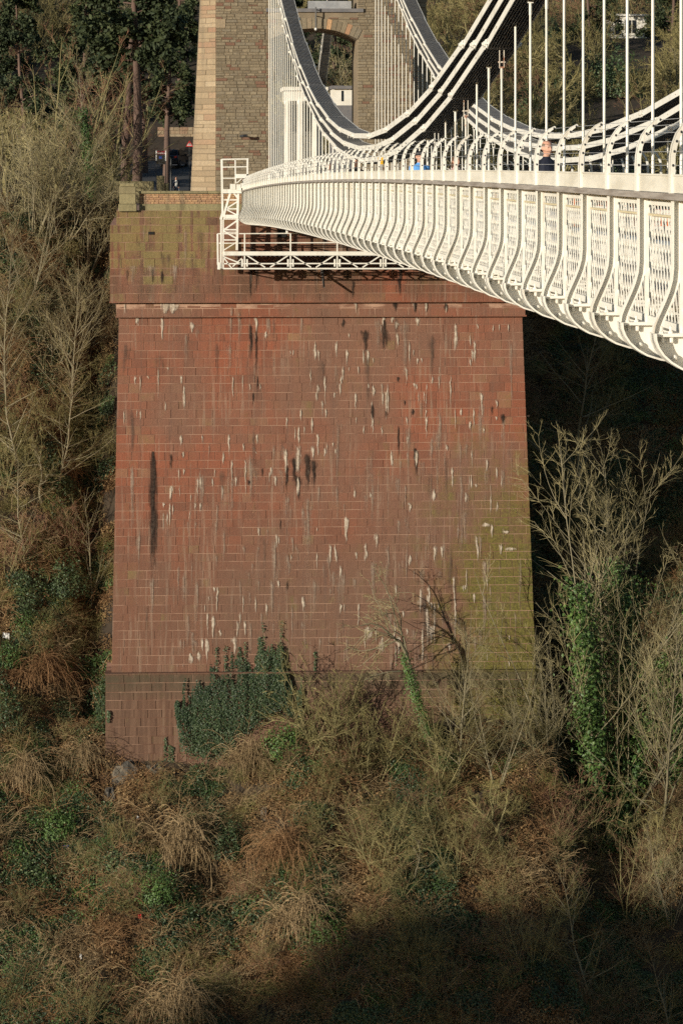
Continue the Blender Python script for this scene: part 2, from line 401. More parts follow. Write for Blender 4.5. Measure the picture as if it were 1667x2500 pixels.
# ------------------------------------------------------------------ abutment
yS = 192.0
def zy(y): return -(y - YH) * 192.1 / F
Z_top, Z_rec, Z_up, Z_band, Z_sh, Z_pl, Z_bot = zy(513), zy(548), zy(735), zy(771), zy(1637), zy(1640), -39.0
def xl(z): return np.interp(z, [zy(1640), zy(771)], [PX(272, yS), PX(290, yS)])
def xr(z): return np.interp(z, [zy(1640), zy(771)], [PX(1306, yS), PX(1275, yS)])
def yfs(z): return yS - .45 * (zy(771) - z) / 21.0
AB = thing('bridge_abutment', 'tall red sandstone bridge abutment with pale drips rising from the wooded slope', 'abutment', (XC, 200, -36))
core = MB()
yb = 232
def trap(mb, za, zb, xa0, xa1, xb0, xb1, ya, yb_, yback, tint=.5):
    V = [(xa0, ya, za), (xa1, ya, za), (xa1, yback, za), (xa0, yback, za), (xb0, yb_, zb), (xb1, yb_, zb), (xb1, yback, zb), (xb0, yback, zb)]
    mb.add(V, [(0,3,2,1),(4,5,6,7),(0,1,5,4),(1,2,6,5),(2,3,7,6),(3,0,4,7)], tint)
IN = .016
trap(core, Z_sh - .05, Z_sh + (Z_band - Z_sh) * 0 + 0 + zy(771) - zy(771) + 0.0 + (Z_band - Z_sh) if False else zy(771), xl(zy(1640)) + IN, xr(zy(1640)) - IN, xl(zy(771)) + IN, xr(zy(771)) - IN, yfs(zy(1640)) + IN, yfs(zy(771)) + IN, yb)
trap(core, zy(771), zy(735), XL + IN, XR - IN, XL + IN - .05, XR - IN + .05, 191.78 + IN, 191.75 + IN, yb)
xu0, xu1 = PX(268, 191.45), 2 * XC - PX(268, 191.45)
trap(core, zy(735), zy(548), xu0 + IN, xu1 - IN, xu0 + IN, xu1 - IN, 191.45 + IN, 191.45 + IN, yb)
trap(core, zy(548), zy(513), PX(284, 191.8) + IN, 2 * XC - PX(284, 191.8) - IN, PX(284, 191.8) + IN, 2 * XC - PX(284, 191.8) - IN, 191.8 + IN, 191.8 + IN, yb)
trap(core, Z_bot, zy(1637), PX(256, 191.0) + IN, PX(1320, 191.0) - IN, PX(258, 191.2) + IN, PX(1318, 191.2) - IN, 190.95 + IN, 191.15 + IN, yb)
core.build('core', 'mortar_red', AB)
ar = np.random.default_rng(11)
specs = []
def tint_red(): return float(np.clip(ar.normal(.45, .3), 0, .95)) if ar.random() > .008 else 1.0
def courses(za, zb, n, fx0, fx1, fy, lo, hi, hs=None):
    zs = np.linspace(za, zb, n + 1); zs[1:-1] += ar.uniform(-.035, .035, n - 1)
    for i in range(n):
        z0, z1 = zs[i], zs[i + 1]; zm = (z0 + z1) / 2
        xs = cuts(fx0(zm), fx1(zm), lo, hi, ar)
        for a, b in zip(xs[:-1], xs[1:]):
            specs.append(dict(x0=a, x1=b, z0=z0, z1=z1, yf=fy(z0), yf2=fy(z1), tint=tint_red(), rg=ar))
courses(zy(1637), zy(771), 42, xl, xr, yfs, .5, 1.0)
courses(zy(771), zy(735), 2, lambda z: XL, lambda z: XR, lambda z: 191.78, .5, 1.2)
courses(zy(735), zy(548), 9, lambda z: xu0, lambda z: xu1, lambda z: 191.45, .6, 1.25)
courses(zy(548), zy(513), 2, lambda z: PX(284, 191.8), lambda z: 2 * XC - PX(284, 191.8), lambda z: 191.8, .6, 1.3)
courses(-36.4, zy(1637), 13, lambda z: PX(257, 191.1), lambda z: PX(1319, 191.1), lambda z: 191.15 + .2 * (z - zy(1637)) / 7 , .5, 1.2)
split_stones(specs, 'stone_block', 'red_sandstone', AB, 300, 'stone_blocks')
# string courses: a thin shadow-casting moulding under each stage
for (yy, x0, x1, ya) in ((735, xu0 - .03, xu1 + .03, 191.40), (771, XL - .06, XR + .06, 191.70), (1637, PX(256, 191.0), PX(1320, 191.0), 191.08)):
    m = MB(); z = zy(yy)
    for a, b in zip(*(lambda c: (c[:-1], c[1:]))(cuts(x0, x1, 1.0, 1.9, ar))):
        pr = ar.normal(0, .006)
        m.box((a + .006, ya + pr, z - .055), (b - .006, 192.4, z + .03), tint_red())
    m.build('string_course', 'red_sandstone', AB)
MB().box((PX(362, 191.4), 191.40, zy(571)), (PX(376, 191.4), 191.6, zy(564)), .5).build('vent', 'black_gap', AB)
MB().box((PX(679, 191.4), 191.40, zy(578)), (PX(700, 191.4), 191.6, zy(561)), .5).build('vent', 'black_gap', AB)
# parapet along the edge of the abutment: plinth band, small squared stones, coping; end pillar
def parapet(x0, x1):
    MB().box((x0, 192.0, zy(514)), (x1, 192.9, zy(497)), .3).build('parapet_plinth', 'mossy_stone', AB)
    MB().box((x0 + .02, 192.14, zy(497)), (x1 - .02, 192.7, zy(471)), .5).build('parapet_core', 'mortar_grey', AB)
    m = MB(); zs = np.linspace(zy(497), zy(472), 6)
    for i in range(5):
        xs = cuts(x0, x1, .16, .40, ar)
        for a, b in zip(xs[:-1], xs[1:]): stone(m, a, b, zs[i], zs[i + 1], 192.1, .2, .008, .012, float(ar.random()), ar, .015)
    tag(m.build('parapet_stones', 'parapet_stone', AB), kind='stuff')
    m = MB(); xs = cuts(x0 - .03, x1 + .03, .9, 1.5, ar)
    for a, b in zip(xs[:-1], xs[1:]): stone(m, a, b, zy(472), zy(465), 191.95, .85, .004, .02, float(ar.random()), ar)
    m.build('coping', 'mossy_stone', AB)
parapet(PX(340, 192.1), PX(590, 192.1)); parapet(2 * XC - PX(590, 192.1), 2 * XC - PX(340, 192.1))
def pillar(xa, xb):
    m = MB()
    c = (xa + xb) / 2; w = (xb - xa) / 2
    stone(m, c - w * 1.04, c + w * 1.04, zy(515), zy(497), 191.55, 1.35, .003, .03, .3, ar)
    stone(m, c - w * .93, c + w * .93, zy(497), zy(472), 191.65, 1.15, .003, .02, .5, ar)
    stone(m, c - w * .93, c + w * .93, zy(472), zy(455), 191.65, 1.15, .003, .02, .8, ar)
    stone(m, c - w * .82, c + w * .82, zy(455), zy(446), 191.75, .95, .003, .04, .6, ar)
    m.build('pillar', 'mossy_stone', AB)
pillar(PX(290, 191.6), PX(333, 191.6)); pillar(2 * XC - PX(333, 191.6), 2 * XC - PX(290, 191.6))

# drips and soot on the face: crusts a few millimetres proud of the blocks
lime, soot, grey, brown = MB(), MB(), MB(), MB()
def streak(mb, x, ya, yb_, w, shape='drip', rg=ar, up=False):
    """photo pixels: centre x, top, bottom, width"""
    z0, z1 = zy(yb_), zy(ya); n = max(4, int((z1 - z0) / .22))
    ts = np.linspace(0, 1, n + 1); X0 = PX(x, 191.8); ww = w / 41.7 * (1 if shape != 'drip' else 1.3)
    V, fs, cv = [], [], []; dy_ = float(rg.uniform(0, .012))
    for i, tq in enumerate(ts):
        z = z1 + (z0 - z1) * tq
        if shape == 'drip': k = (1.15 - .85 * tq) if (int(x * 7 + ya) % 3) else min(1.1, .35 + 1.5 * tq) * (1 - tq ** 4 * .7)
        elif shape == 'spike': k = .45 + .75 * min(1, tq * 6)
        else: k = 1.2 - .4 * tq
        k *= rg.uniform(.7, 1.2) if shape != 'spike' else rg.uniform(.94, 1.06)
        y_ = (191.45 if z > zy(735) else 191.76 if z > zy(771) else yfs(z) if z > zy(1637) else 191.12) - .034 - dy_
        cx = X0 + rg.normal(0, .015) * (shape != 'spike')
        V += [(cx - ww * k * .65, y_, z), (cx, y_ - .004, z), (cx + ww * k * .65, y_, z)]
        c = (1 - tq) ** .8 * min(1, tq * 8 + .3) * .72 if shape == 'fade' else (min(1, (1.1 - tq) * 1.8) if shape == 'spike' else min(1, .5 + tq * 4) * (1 - tq ** 3 * .8))
        cv += [.12 * c if shape != 'spike' else .5 * c, c, .12 * c if shape != 'spike' else .5 * c]
        if i: fs += [(3 * i - 3, 3 * i - 2, 3 * i + 1, 3 * i), (3 * i - 2, 3 * i - 1, 3 * i + 2, 3 * i + 1)]
    mb.add(V, fs); mb.cov = getattr(mb, 'cov', []) + cv
streak(soot, 373, 1100, 1440, 14, 'spike'); streak(soot, 417, 1102, 1150, 8); streak(soot, 445, 1102, 1118, 7)
for x, a, b, w in ((699, 1135, 1210, 11), (716, 1115, 1200, 12), (728, 1160, 1228, 16), (751, 1105, 1203, 17), (765, 1120, 1200, 14), (640, 1140, 1170, 7), (607, 1170, 1190, 7),
                   (908, 985, 1028, 11), (972, 920, 935, 12), (892, 805, 868, 18), (938, 775, 868, 22), (838, 776, 805, 9), (612, 790, 880, 12), (625, 800, 912, 9), (700, 1415, 1450, 6),
                   (1015, 1095, 1165, 13), (1228, 1012, 1045, 14), (1200, 990, 1020, 10), (1290, 1015, 1022, 10), (964, 735, 765, 12), (1012, 735, 765, 14), (1040, 735, 768, 12),
                   (1086, 735, 765, 10), (372, 650, 702, 7), (395, 655, 700, 9), (310, 650, 690, 7), (975, 640, 735, 14), (625, 625, 735, 12), (610, 640, 735, 10), (860, 680, 735, 8)): streak(soot, x, a, b, w, rg=ar)
for x, a, b, w in ((403, 735, 772, 22), (422, 735, 772, 26), (305, 735, 768, 7), (335, 770, 800, 8), (396, 772, 840, 8), (468, 785, 815, 13), (625, 772, 835, 8), (650, 808, 830, 9),
                   (697, 1095, 1170, 15), (727, 1088, 1160, 16), (727, 1160, 1220, 7), (764, 1088, 1130, 8), (793, 1092, 1120, 6), (820, 1095, 1115, 5), (672, 1160, 1190, 8), (662, 1140, 1165, 6), (658, 1150, 1182, 5),
                   (1016, 1100, 1150, 8), (955, 1100, 1145, 6), (995, 1065, 1090, 6), (1090, 1085, 1105, 7), (1175, 960, 995, 7), (1147, 1030, 1055, 8), (1180, 1045, 1065, 7),
                   (845, 1260, 1335, 9), (918, 1300, 1345, 12), (892, 1325, 1385, 9), (1060, 1335, 1385, 8), (1078, 1335, 1365, 8), (1000, 1355, 1385, 7), (866, 1195, 1220, 8), (903, 1200, 1220, 6),
                   (1000, 1228, 1255, 8), (1058, 1195, 1230, 8), (1150, 1160, 1200, 6), (1185, 1278, 1290, 22), (1200, 1280, 1320, 6), (1222, 1330, 1360, 10), (1245, 1338, 1350, 30), (1235, 1298, 1308, 18),
                   (1025, 1438, 1500, 10), (1042, 1485, 1590, 9), (1052, 1530, 1580, 12), (983, 1490, 1515, 8), (965, 1425, 1460, 8), (898, 1530, 1570, 20), (930, 1560, 1600, 12), (1095, 1570, 1595, 10),
                   (465, 1590, 1620, 16), (485, 1585, 1615, 9), (505, 1555, 1630, 9), (572, 1550, 1600, 12), (520, 1500, 1560, 10), (650, 1470, 1505, 7), (675, 1300, 1340, 7), (740, 1455, 1500, 8), (680, 1415, 1440, 5),
                   (830, 1380, 1420, 8), (1010, 735, 760, 8), (1040, 735, 765, 8), (1088, 740, 768, 6), (958, 770, 790, 10), (968, 785, 810, 12), (868, 735, 770, 8), (935, 770, 800, 9), (1020, 775, 800, 10), (1112, 790, 870, 12)): streak(lime, x, a, b, w, rg=ar)
zrows = [yy for yy in np.arange(771 + 20.6, 1620, 20.6)]
for _ in range(44):
    cx_, cy_ = ar.uniform(320, 1250), ar.uniform(790, 1580); lm = ar.random() < .85
    for _k in range(int(ar.integers(2, 8))):
        x, a = cx_ + ar.normal(0, 28), float(zrows[int(np.argmin(np.abs(np.array(zrows) - (cy_ + ar.normal(0, 22)))))])
        if 300 < x < 1262: streak(lime if lm or ar.random() < .5 else soot, x, a, a + ar.gamma(1.8, 16) + 10, ar.uniform(2.5, 7), rg=ar)
for _ in range(130):
    x, a = ar.uniform(430, 1230), float(ar.choice(zrows[14:]))
    streak(grey, x, a, min(1632, a + ar.gamma(2, 40) + 25), ar.uniform(6, 18), 'fade', rg=ar)
for _ in range(90):
    x, a = ar.uniform(290, 1270), float(ar.choice([771] * 6 + zrows))
    streak(grey if ar.random() < .6 else brown, x, a, min(1630, a + ar.uniform(80, 340)), ar.uniform(10, 30), 'fade', rg=ar)
for x in np.arange(285, 1270, 17):
    if ar.random() < .75: streak(brown if ar.random() < .7 else grey, x + ar.uniform(-8, 8), float(ar.choice([549, 570, 590, 612, 640])), 734, ar.uniform(14, 40), 'fade', rg=ar)
for x, a, b, w in ((565, 740, 900, 26), (585, 760, 890, 18), (455, 810, 960, 14), (750, 1205, 1420, 22), (372, 1400, 1560, 18), (700, 1200, 1420, 20), (740, 1230, 1430, 18)): streak(grey, x, a, b, w, 'fade', rg=ar)
for mb, nm, mt in ((lime, 'lime_streaks', 'lime_crust'), (soot, 'soot_streaks', 'soot_crust'), (grey, 'wash_streaks', 'grey_crust'), (brown, 'damp_streaks', 'brown_crust')):
    o = tag(mb.build(nm, mt, AB), kind='stuff'); o.data.attributes.new('cov', 'FLOAT', 'POINT').data.foreach_set('value', np.array(mb.cov, 'f'))
# lime lines left along some joints
# drain pipe kicking out from the wall
DP = thing('drain_pipe', 'dark iron drain pipe kicking out from the abutment below the white gantry', 'drain pipe', (PX(788, 191.2), 191.4, zy(672)))
x_ = PX(787, 191.2)
MB().tube([(x_, 191.22, zy(618)), (x_, 191.22, zy(664)), (x_ + .02, 190.95, zy(675)), (x_ + .02, 189.95, zy(697))], [.11, .11, .075, .06], 8).build('pipe', 'drain_iron', DP, True)
m = MB()
for yy in (625, 655): m.box((x_ - .16, 191.08, zy(yy + 2)), (x_ + .16, 191.46, zy(yy)))
m.build('bracket', 'drain_iron', DP)

# ------------------------------------------------------------------ road over the abutment
def road_z(Y): return -2.72 + .07 * np.clip(np.asarray(Y) - 262, 0, 60)
def sheet(name, x0, x1, ys, dz, mat, zf=road_z):
    V, fs = [], []
    for i, y in enumerate(ys):
        z = float(zf(y)) + dz; V += [(x0, y, z), (x1, y, z)]
        if i: fs.append((2 * i - 2, 2 * i - 1, 2 * i + 1, 2 * i))
    return MB().add(V, fs).build(name, mat)
rs = MB(); ys = np.arange(192.6, 330, 3.0)
V = []; fs = []
for i, y in enumerate(ys):
    z = float(road_z(y)); V += [(-1.2, y, z - 1.2), (-1.2, y, z), (22.2, y, z), (22.2, y, z - 1.2)]
    if i: fs += [(4 * i - 4 + k, 4 * i - 3 + k, 4 * i + 1 + k, 4 * i + k) for k in range(3)]
tag(rs.add(V, fs).build('road', 'asphalt'), kind='structure')
tag(MB().box((6.2, 190.7, -3.0), (14.3, 192.6, -2.73)).build('road_joint', 'asphalt'), kind='structure')

# ------------------------------------------------------------------ tower
YT, YTB = 203.0, 209.2
TC = 10.56
tx0, tx1 = PX(527, YT), 2 * TC - PX(527, YT)
ox0, ox1 = PX(661, YT), PX(873, YT)
zt = lambda y: -(y - YH) * YT * 1.0005 / F
ZB, ZTOP = zt(500), 25.0
TW = thing('stone_tower', 'buff rubble stone bridge tower with an arched gateway and lit corner', 'tower', (TC, 206, -2.7))
spring, crown = zt(93), zt(67)
def arch(x):
    h = crown - spring; half = (ox1 - ox0) / 2; R = (half * half + h * h) / (2 * h); c = (ox0 + ox1) / 2
    return crown - R + np.sqrt(np.maximum(0, R * R - (np.asarray(x) - c) ** 2))
ledge = zt(27)
core = MB(); IN = .035
for a, b in ((tx0, ox0), (ox1, tx1)): core.box((a + IN, YT + IN, ZB), (b - IN, YTB, ZTOP))
axs = np.linspace(ox0 - .02, ox1 + .02, 17)
poly = [(x, float(arch(x))) for x in axs] + [(ox1 + .02, ledge), (ox0 - .02, ledge)]
core.prism(poly, 'y', YT + IN, YTB - .01)
core.box((ox0 - .03, YT + IN + .01, 19.5), (ox1 + .03, YTB - .02, ZTOP - .02))
core.build('core', 'mortar_grey', TW)
# chamfered corners (battered outwards to the foot)
def cham_x(z, s): # outer edge
    e = np.interp(z, [zt(463), zt(0), 25], [PX(465, YT + 1.6), PX(489, YT + 1.5), PX(497, YT + 1.4)])
    return e if s < 0 else 2 * TC - e
for s in (-1, 1):
    m = MB(); xi = tx0 if s < 0 else tx1
    zz = [ZB, zt(0), ZTOP]; V = []
    for z in zz:
        xo = cham_x(z, s); d = abs(xi - xo)
        V += [(xi + s * -.02, YT + IN + .012, z), (xo - s * IN, YT + d + IN * .4, z), (xo - s * IN, YTB - d * .5, z), (xi + s * -.02, YTB - .03, z)]
    fs = [(4 * i + k, 4 * i + (k + 1) % 4, 4 * i + 4 + (k + 1) % 4, 4 * i + 4 + k) for i in range(2) for k in range(4)] + [(8, 9, 10, 11)]
    m.add(V, fs).build('corner_core', 'mortar_grey', TW)
tr = np.random.default_rng(23)
fspec = []
z = zt(470)
rows = []
while z < 10.6:
    h = tr.uniform(.30, .42) if z < zt(420) else tr.uniform(.13, .23); rows.append((z, z + h)); z += h
    if abs(z - zt(333)) < .1: pass
def tt(): 
    r = tr.random(); return float(.66 if r < .10 else tr.uniform(0, .5) if r < .85 else tr.uniform(.8, 1.0))
vous = 15; ring = .66
for (z0, z1) in rows:
    zm = (z0 + z1) / 2
    bigrow = z1 - z0 > .28
    spans = []
    if zm < spring: spans = [(tx0, ox0), (ox1, tx1)]
    elif zm < crown + ring:
        hw = 0
        xs_ = np.linspace(ox0 - 1.2, ox1 + 1.2, 400); c0 = (ox0 + ox1) / 2
        h = crown - spring; half = (ox1 - ox0) / 2; R = (half * half + h * h) / (2 * h); zc = crown - R
        rr = np.sqrt(max(0, (R + ring) ** 2 - (zm - zc) ** 2)) 
        hw = min(rr, half + .35)
        spans = [(tx0, c0 - hw), (c0 + hw, tx1)]
    elif zm < ledge - .35: spans = [(tx0, tx1)]
    else: spans = [(tx0, ox0), (ox1, tx1)]
    for a, b in spans:
        xs = cuts(a, b, .5 if bigrow else .22, 1.1 if bigrow else .72, tr)
        for p, q_ in zip(xs[:-1], xs[1:]):
            if tr.random() < .12 and q_ - p > .4 and not bigrow:
                zz = z0 + (z1 - z0) * tr.uniform(.4, .6)
                fspec.append(dict(x0=p, x1=q_, z0=z0, z1=zz, yf=YT, tint=tt(), rg=tr, jit=.018, gap=.010, bev=.016)); fspec.append(dict(x0=p, x1=q_, z0=zz, z1=z1, yf=YT, tint=tt(), rg=tr, jit=.018, gap=.010, bev=.016))
            else: fspec.append(dict(x0=p, x1=q_, z0=z0, z1=z1, yf=YT, tint=tt(), rg=tr, jit=.018, gap=.010, bev=.016))
split_stones(fspec, 'rubble_stone', 'rubble_stone', TW, 170, 'rubble_stones')
# corner stones on the lit chamfers
for s in (-1, 1):
    xi = tx0 if s < 0 else tx1; z = zt(470); k = 0
    while z < 10.6:
        h = tr.uniform(.20, .40); zm = z + h / 2; xo = float(cham_x(zm, s)); d = abs(xi - xo)
        nb = 2 if (k % 2 == 0) else 1; fr = [0, tr.uniform(.35, .65), 1] if nb == 2 else [0, 1]
        for a, b in zip(fr[:-1], fr[1:]):
            m = MB(); g = .012
            pa = np.array([xi + s * d * a, YT + d * a]); pb = np.array([xi + s * d * b, YT + d * b]); tn = nrm(pb - pa); no = np.array([tn[1] * -s, 0]); no = np.array([-tn[1], tn[0]]) * (1 if s < 0 else -1)
            no = np.array([s * .7071, -.7071]); pr = tr.normal(.012, .008)
            pa = pa + tn * g; pb = pb - tn * g
            V = []
            for off, ins in ((-.06, 0), (0, 0), (pr, .02)):
                for pt, sg in ((pa, 1), (pb, -1)):
                    for zz, sz in ((z + g, 1), (z + h - g, -1)):
                        q3 = pt + tn * ins * sg + no * off; V.append((q3[0], q3[1], zz + ins * sz))
            o = [0, 2, 3, 1]
            fs = [[8 + i for i in o]] + [[4 + o[i], 4 + o[(i + 1) % 4], 8 + o[(i + 1) % 4], 8 + o[i]] for i in range(4)] + [[o[i], o[(i + 1) % 4], 4 + o[(i + 1) % 4], 4 + o[i]] for i in range(4)]
            band = zt(68) < zm < zt(44)
            m.add(V, fs, float(tr.random()) if not band else .95)
            m.build('corner_stone', 'pale_stone' if (s < 0 or band) else 'rubble_stone', TW)
        z += h; k += 1
# pale band of two long blocks and voussoirs of the gateway arch
for a, b in ((527, 551), (989, 1012)):
    m = MB(); stone(m, PX(a, YT), PX(b, YT), zt(67), zt(45), YT - .03, .3, .006, .01, .9, tr); m.build('band_block', 'pale_stone', TW)
c0 = (ox0 + ox1) / 2; h = crown - spring; half = (ox1 - ox0) / 2; R = (half * half + h * h) / (2 * h); zc = crown - R
a1 = math.asin(half / R)
for i in range(19):
    b0, b1 = -a1 + 2 * a1 * i / 19 + .002, -a1 + 2 * a1 * (i + 1) / 19 - .002
    rr = R + ring * tr.uniform(.92, 1.02)
    poly = [(c0 + r_ * math.sin(b_), zc + r_ * math.cos(b_)) for r_, b_ in ((R - .01, b0), (R - .01, b1), (rr, b1), (rr, b0))]
    m = MB(); m.prism(poly, 'y', YT - .02 + tr.normal(0, .008), YT + .4, .8 if tr.random() < .2 else float(tr.uniform(.1, .5))); m.build('voussoir', 'parapet_stone' if i in (4, 12, 16) else 'rubble_stone', TW)
MB().box((ox0 - .3, YT - .14, ledge - .02), (ox1 + .35, YT + .6, ledge + .20)).build('ledge', 'grey_slate', TW)
MB().box((c0 - .3, YT + 1.5, ledge + .2), (c0 + 2.4, YT + 3.0, ledge + .75)).build('roof_box', 'grey_steel', TW)
# small fixtures on the tower
CC = thing('security_camera', 'small dark security camera on a bracket fixed to the tower face', 'camera', (PX(590, YT), YT - .5, zt(333)))
x_ = PX(591, YT); z_ = zt(331)
MB().bar((x_, YT + .02, z_ + .02), (x_, YT - .62, z_ + .05), .05).build('bracket', 'dark_metal', CC)
MB().tube([(x_ - .15, YT - .6, z_ - .02), (x_ + .05, YT - .66, z_ + .0), (x_ + .28, YT - .62, z_ + .02)], [.07, .09, .09], 8).build('housing', 'dark_metal', CC)
LP = thing('arch_lantern', 'thin pole with a white globe lamp hanging before the gateway arch', 'lamp', (PX(768, YT), YT - .35, zt(70)))
x_ = PX(770, YT)
MB().tube([(x_, YT - .42, zt(16)), (x_, YT - .42, zt(67))], .045, 6).build('pole', 'dark_metal', LP)
m = MB(); m.bar((x_, YT - .42, zt(37)), (x_, YT + .02, zt(37)), .05); m.bar((x_, YT - .42, zt(22)), (x_, YT + .02, zt(22)), .05); m.build('bracket', 'dark_metal', LP)
MB().lathe([(.01, -.1), (.07, -.07), (.1, 0), (.07, .07), (.02, .1)], (x_, YT - .42, zt(70)), 10).build('globe', 'sign_white', LP, True)
# ------------------------------------------------------------------ suspension bridge
XB0, XB1 = 5.65, 14.85                     # outer faces of the two parapets
_cy = np.array([35.2, 49.9, 66.9, 74.6, 95.7, 133, 172, 188]); _cz = np.array([-.343, -.312, -.293, -.308, -.419, -.815, -1.27, -1.48])
_pf = np.polyfit(_cy, _cz, 2)
def rz(Y): return np.polyval(_pf, Y)       # height of the timber handrail along the span (gentle camber)
def chz(Y, c): return .10 + .38 * c + 21.3 * ((np.asarray(Y) - 100.5) / 107.0) ** 2
CHX = (7.15, 13.25)
ST0, SP = 34.86, 2.44
NST = list(range(-5, 64))
BR = thing('suspension_bridge', 'white iron suspension bridge deck, chains and hanger rods running to the stone tower', 'bridge', (10.25, 105, rz(105) - 1.3))
BO = np.array(BR['_o'])
def put(name, me, pos, rotz=0, scale=None, parent=BR, rot=None):
    o = bpy.data.objects.new(name, me); COL.objects.link(o); o.parent = parent
    o.location = np.asarray(pos, float) - BO if parent is BR else pos
    if rot is not None: o.rotation_euler = rot
    elif rotz: o.rotation_euler = (0, 0, rotz)
    if scale is not None: o.scale = scale
    return o
# stanchion profile (outwards is -X), heights below the handrail
S = [(0, -.07), (0, -.45), (0, -.80), (-.012, -.93), (-.045, -1.05), (-.085, -1.15), (-.125, -1.24), (-.17, -1.34), (-.20, -1.42), (-.213, -1.50), (-.205, -1.58), (-.175, -1.66), (-.12, -1.74), (-.03, -1.82), (.08, -1.885), (.24, -1.935), (.5, -1.97), (1.0, -2.0)]
def flange(mb, pts, w, t):
    """strip of width w (along Y) and thickness t following a profile in the XZ plane"""
    p = np.array(pts); T = np.gradient(p, axis=0); T /= np.linalg.norm(T, axis=1, keepdims=True); Nn = np.stack([-T[:, 1], T[:, 0]], 1)
    V = []
    for (x, z), (nx, nz) in zip(p, Nn):
        for y, o in ((-w / 2, 0), (w / 2, 0), (w / 2, t), (-w / 2, t)): V.append((x + nx * o, y, z + nz * o))
    k = len(p); fs = [(4 * i + j, 4 * i + (j + 1) % 4, 4 * i + 4 + (j + 1) % 4, 4 * i + 4 + j) for i in range(k - 1) for j in range(4)] + [(0, 1, 2, 3), tuple(range(4 * k - 1, 4 * k - 5, -1))]
    mb.add(V, fs)
m = MB(); flange(m, S[:12], .12, .016)
web = [(x + .006, z) for x, z in S[:10]]
inner = [(.075, -1.0), (.075, -.09)]
m.prism([(x, z) for x, z in web[:6]] + [(.01, -1.17), (.05, -1.06), (.085, -.95), (.085, -.09)], 'y', -.010, .010)
m.prism([web[5], web[6], web[7], web[8], web[9], (-.10, -1.50), (-.075, -1.36), (-.03, -1.25), (.01, -1.17)], 'y', -.010, .010)
me_st = m.mesh('stanchion', 'white_paint')
m = MB(); m.box((.085, -.045, -1.50), (.125, .045, -.07)); m.box((.125, -.012, -1.5), (.19, .012, -.07)); me_post = m.mesh('parapet_post', 'white_paint')
m = MB()
flange(m, S[9:] + [(4.6, -2.06), (8.2, -2.0), (9.0, -1.9), (9.35, -1.7)], .36, .022)
m.prism([(-.205, -1.515), (-.195, -1.58), (-.165, -1.655), (-.11, -1.735), (-.02, -1.81), (.09, -1.875), (.24, -1.92), (.5, -1.955), (1.0, -1.985), (4.6, -2.05), (8.2, -1.985), (8.7, -1.955), (9.3, -1.8), (9.4, -1.52)], 'y', -.008, .008)
m.box((-.20, -.11, -1.535), (9.4, .11, -1.50));
me_cg = m.mesh('cross_girder', 'white_paint')
me_bts = []
for bx in (-.12, -.02):
    me_bts.append(MB().lathe([(.026, 0), (.026, .02), (.014, .024), (.014, .07), (.004, .075)], (bx, -.05, -1.5), 6).mesh('bolt', 'white_paint'))
    me_bts.append(MB().lathe([(.004, -.07), (.02, -.06), (.022, 0)], (bx + .01, -.05, -1.537), 6).mesh('bolt', 'white_paint'))
me_bts.append(MB().lathe([(.01, -.035), (.028, -.02), (.03, 0), (.02, .02), (.005, .03)], (.02, -.06, -1.76), 8).mesh('bolt', 'white_paint'))
# lattice panel between two stanchions, plane X = .15
m = MB(); L, zt0, zb0 = SP - .10, -.15, -1.42
m.box((.12, -L / 2, -.155), (.15, L / 2, -.075)); m.box((.10, -L / 2, -1.50), (.20, L / 2, -1.42))
H = zt0 - zb0; pit = .215; sl = .62                # diagonals: run per unit height
for d in (-1, 1):
    n = int((L + H * sl) / pit) + 1
    for i in range(n + 1):
        y0 = -L / 2 + i * pit + (0 if d > 0 else 0) - (H * sl if d > 0 else 0); y1 = y0 + H * sl
        za, zb_ = (zb0, zt0) if d > 0 else (zt0, zb0)
        ya, yb_ = y0, y1
        lo, hi = -L / 2, L / 2
        def zat(y): return za + (zb_ - za) * (y - y0) / (y1 - y0)
        a_, b_ = max(ya, lo), min(yb_, hi)
        if b_ - a_ < .03: continue
        xx = .128 if d > 0 else .139
        m.bar((xx, a_, zat(a_)), (xx, b_, zat(b_)), .026, .010, up=(1, 0, 0))
me_lat = m.mesh('lattice_panel', 'white_paint')
m = MB(); m.box((.085, -L / 2 + .2, -.275), (.118, L / 2 - .2, -.25)); me_strip = m.mesh('light_strip', 'strip_light')
m = MB(); m.box((.165, -L / 2 + .1, -1.10), (.20, -L / 2 + .35, -.35)); me_box = m.mesh('cable_cover', 'grey_steel')
# fence post curving inwards above the handrail, and the boarded strip below it
fp = [(.0, 0), (0, .25), (.004, .40), (.025, .52), (.07, .64), (.14, .74), (.22, .81), (.30, .85)]
m = MB()
for yy in (-.024, .024):
    q = np.array(fp); w = np.array([.055, .055, .055, .055, .05, .045, .035, .02])
    T = np.gradient(q, axis=0); T /= np.linalg.norm(T, axis=1, keepdims=True); Nn = np.stack([T[:, 1], -T[:, 0]], 1)
    V = []
    for (x, z), (nx, nz), ww in zip(q, Nn, w):
        for o, y in ((0, yy - .004), (0, yy + .004), (ww, yy + .004), (ww, yy - .004)): V.append((x + nx * o, y, z + nz * o))
    k = len(q); m.add(V, [(4 * i + j, 4 * i + (j + 1) % 4, 4 * i + 4 + (j + 1) % 4, 4 * i + 4 + j) for i in range(k - 1) for j in range(4)] + [(0, 1, 2, 3), tuple(range(4 * k - 1, 4 * k - 5, -1))])
flange(m, [(x - .004, z) for x, z in fp], .056, .006)
me_fp = m.mesh('fence_post', 'white_paint')
m = MB()
for (x, z) in ((.03, .30), (.045, .45), (.07, .56), (.12, .66), (.20, .75), (.28, .82)): m.lathe([(.004, -.015), (.011, -.008), (.011, .008), (.004, .015)], (x, -.03, z), 6)
me_cl = m.mesh('wire_clip', 'dark_metal')
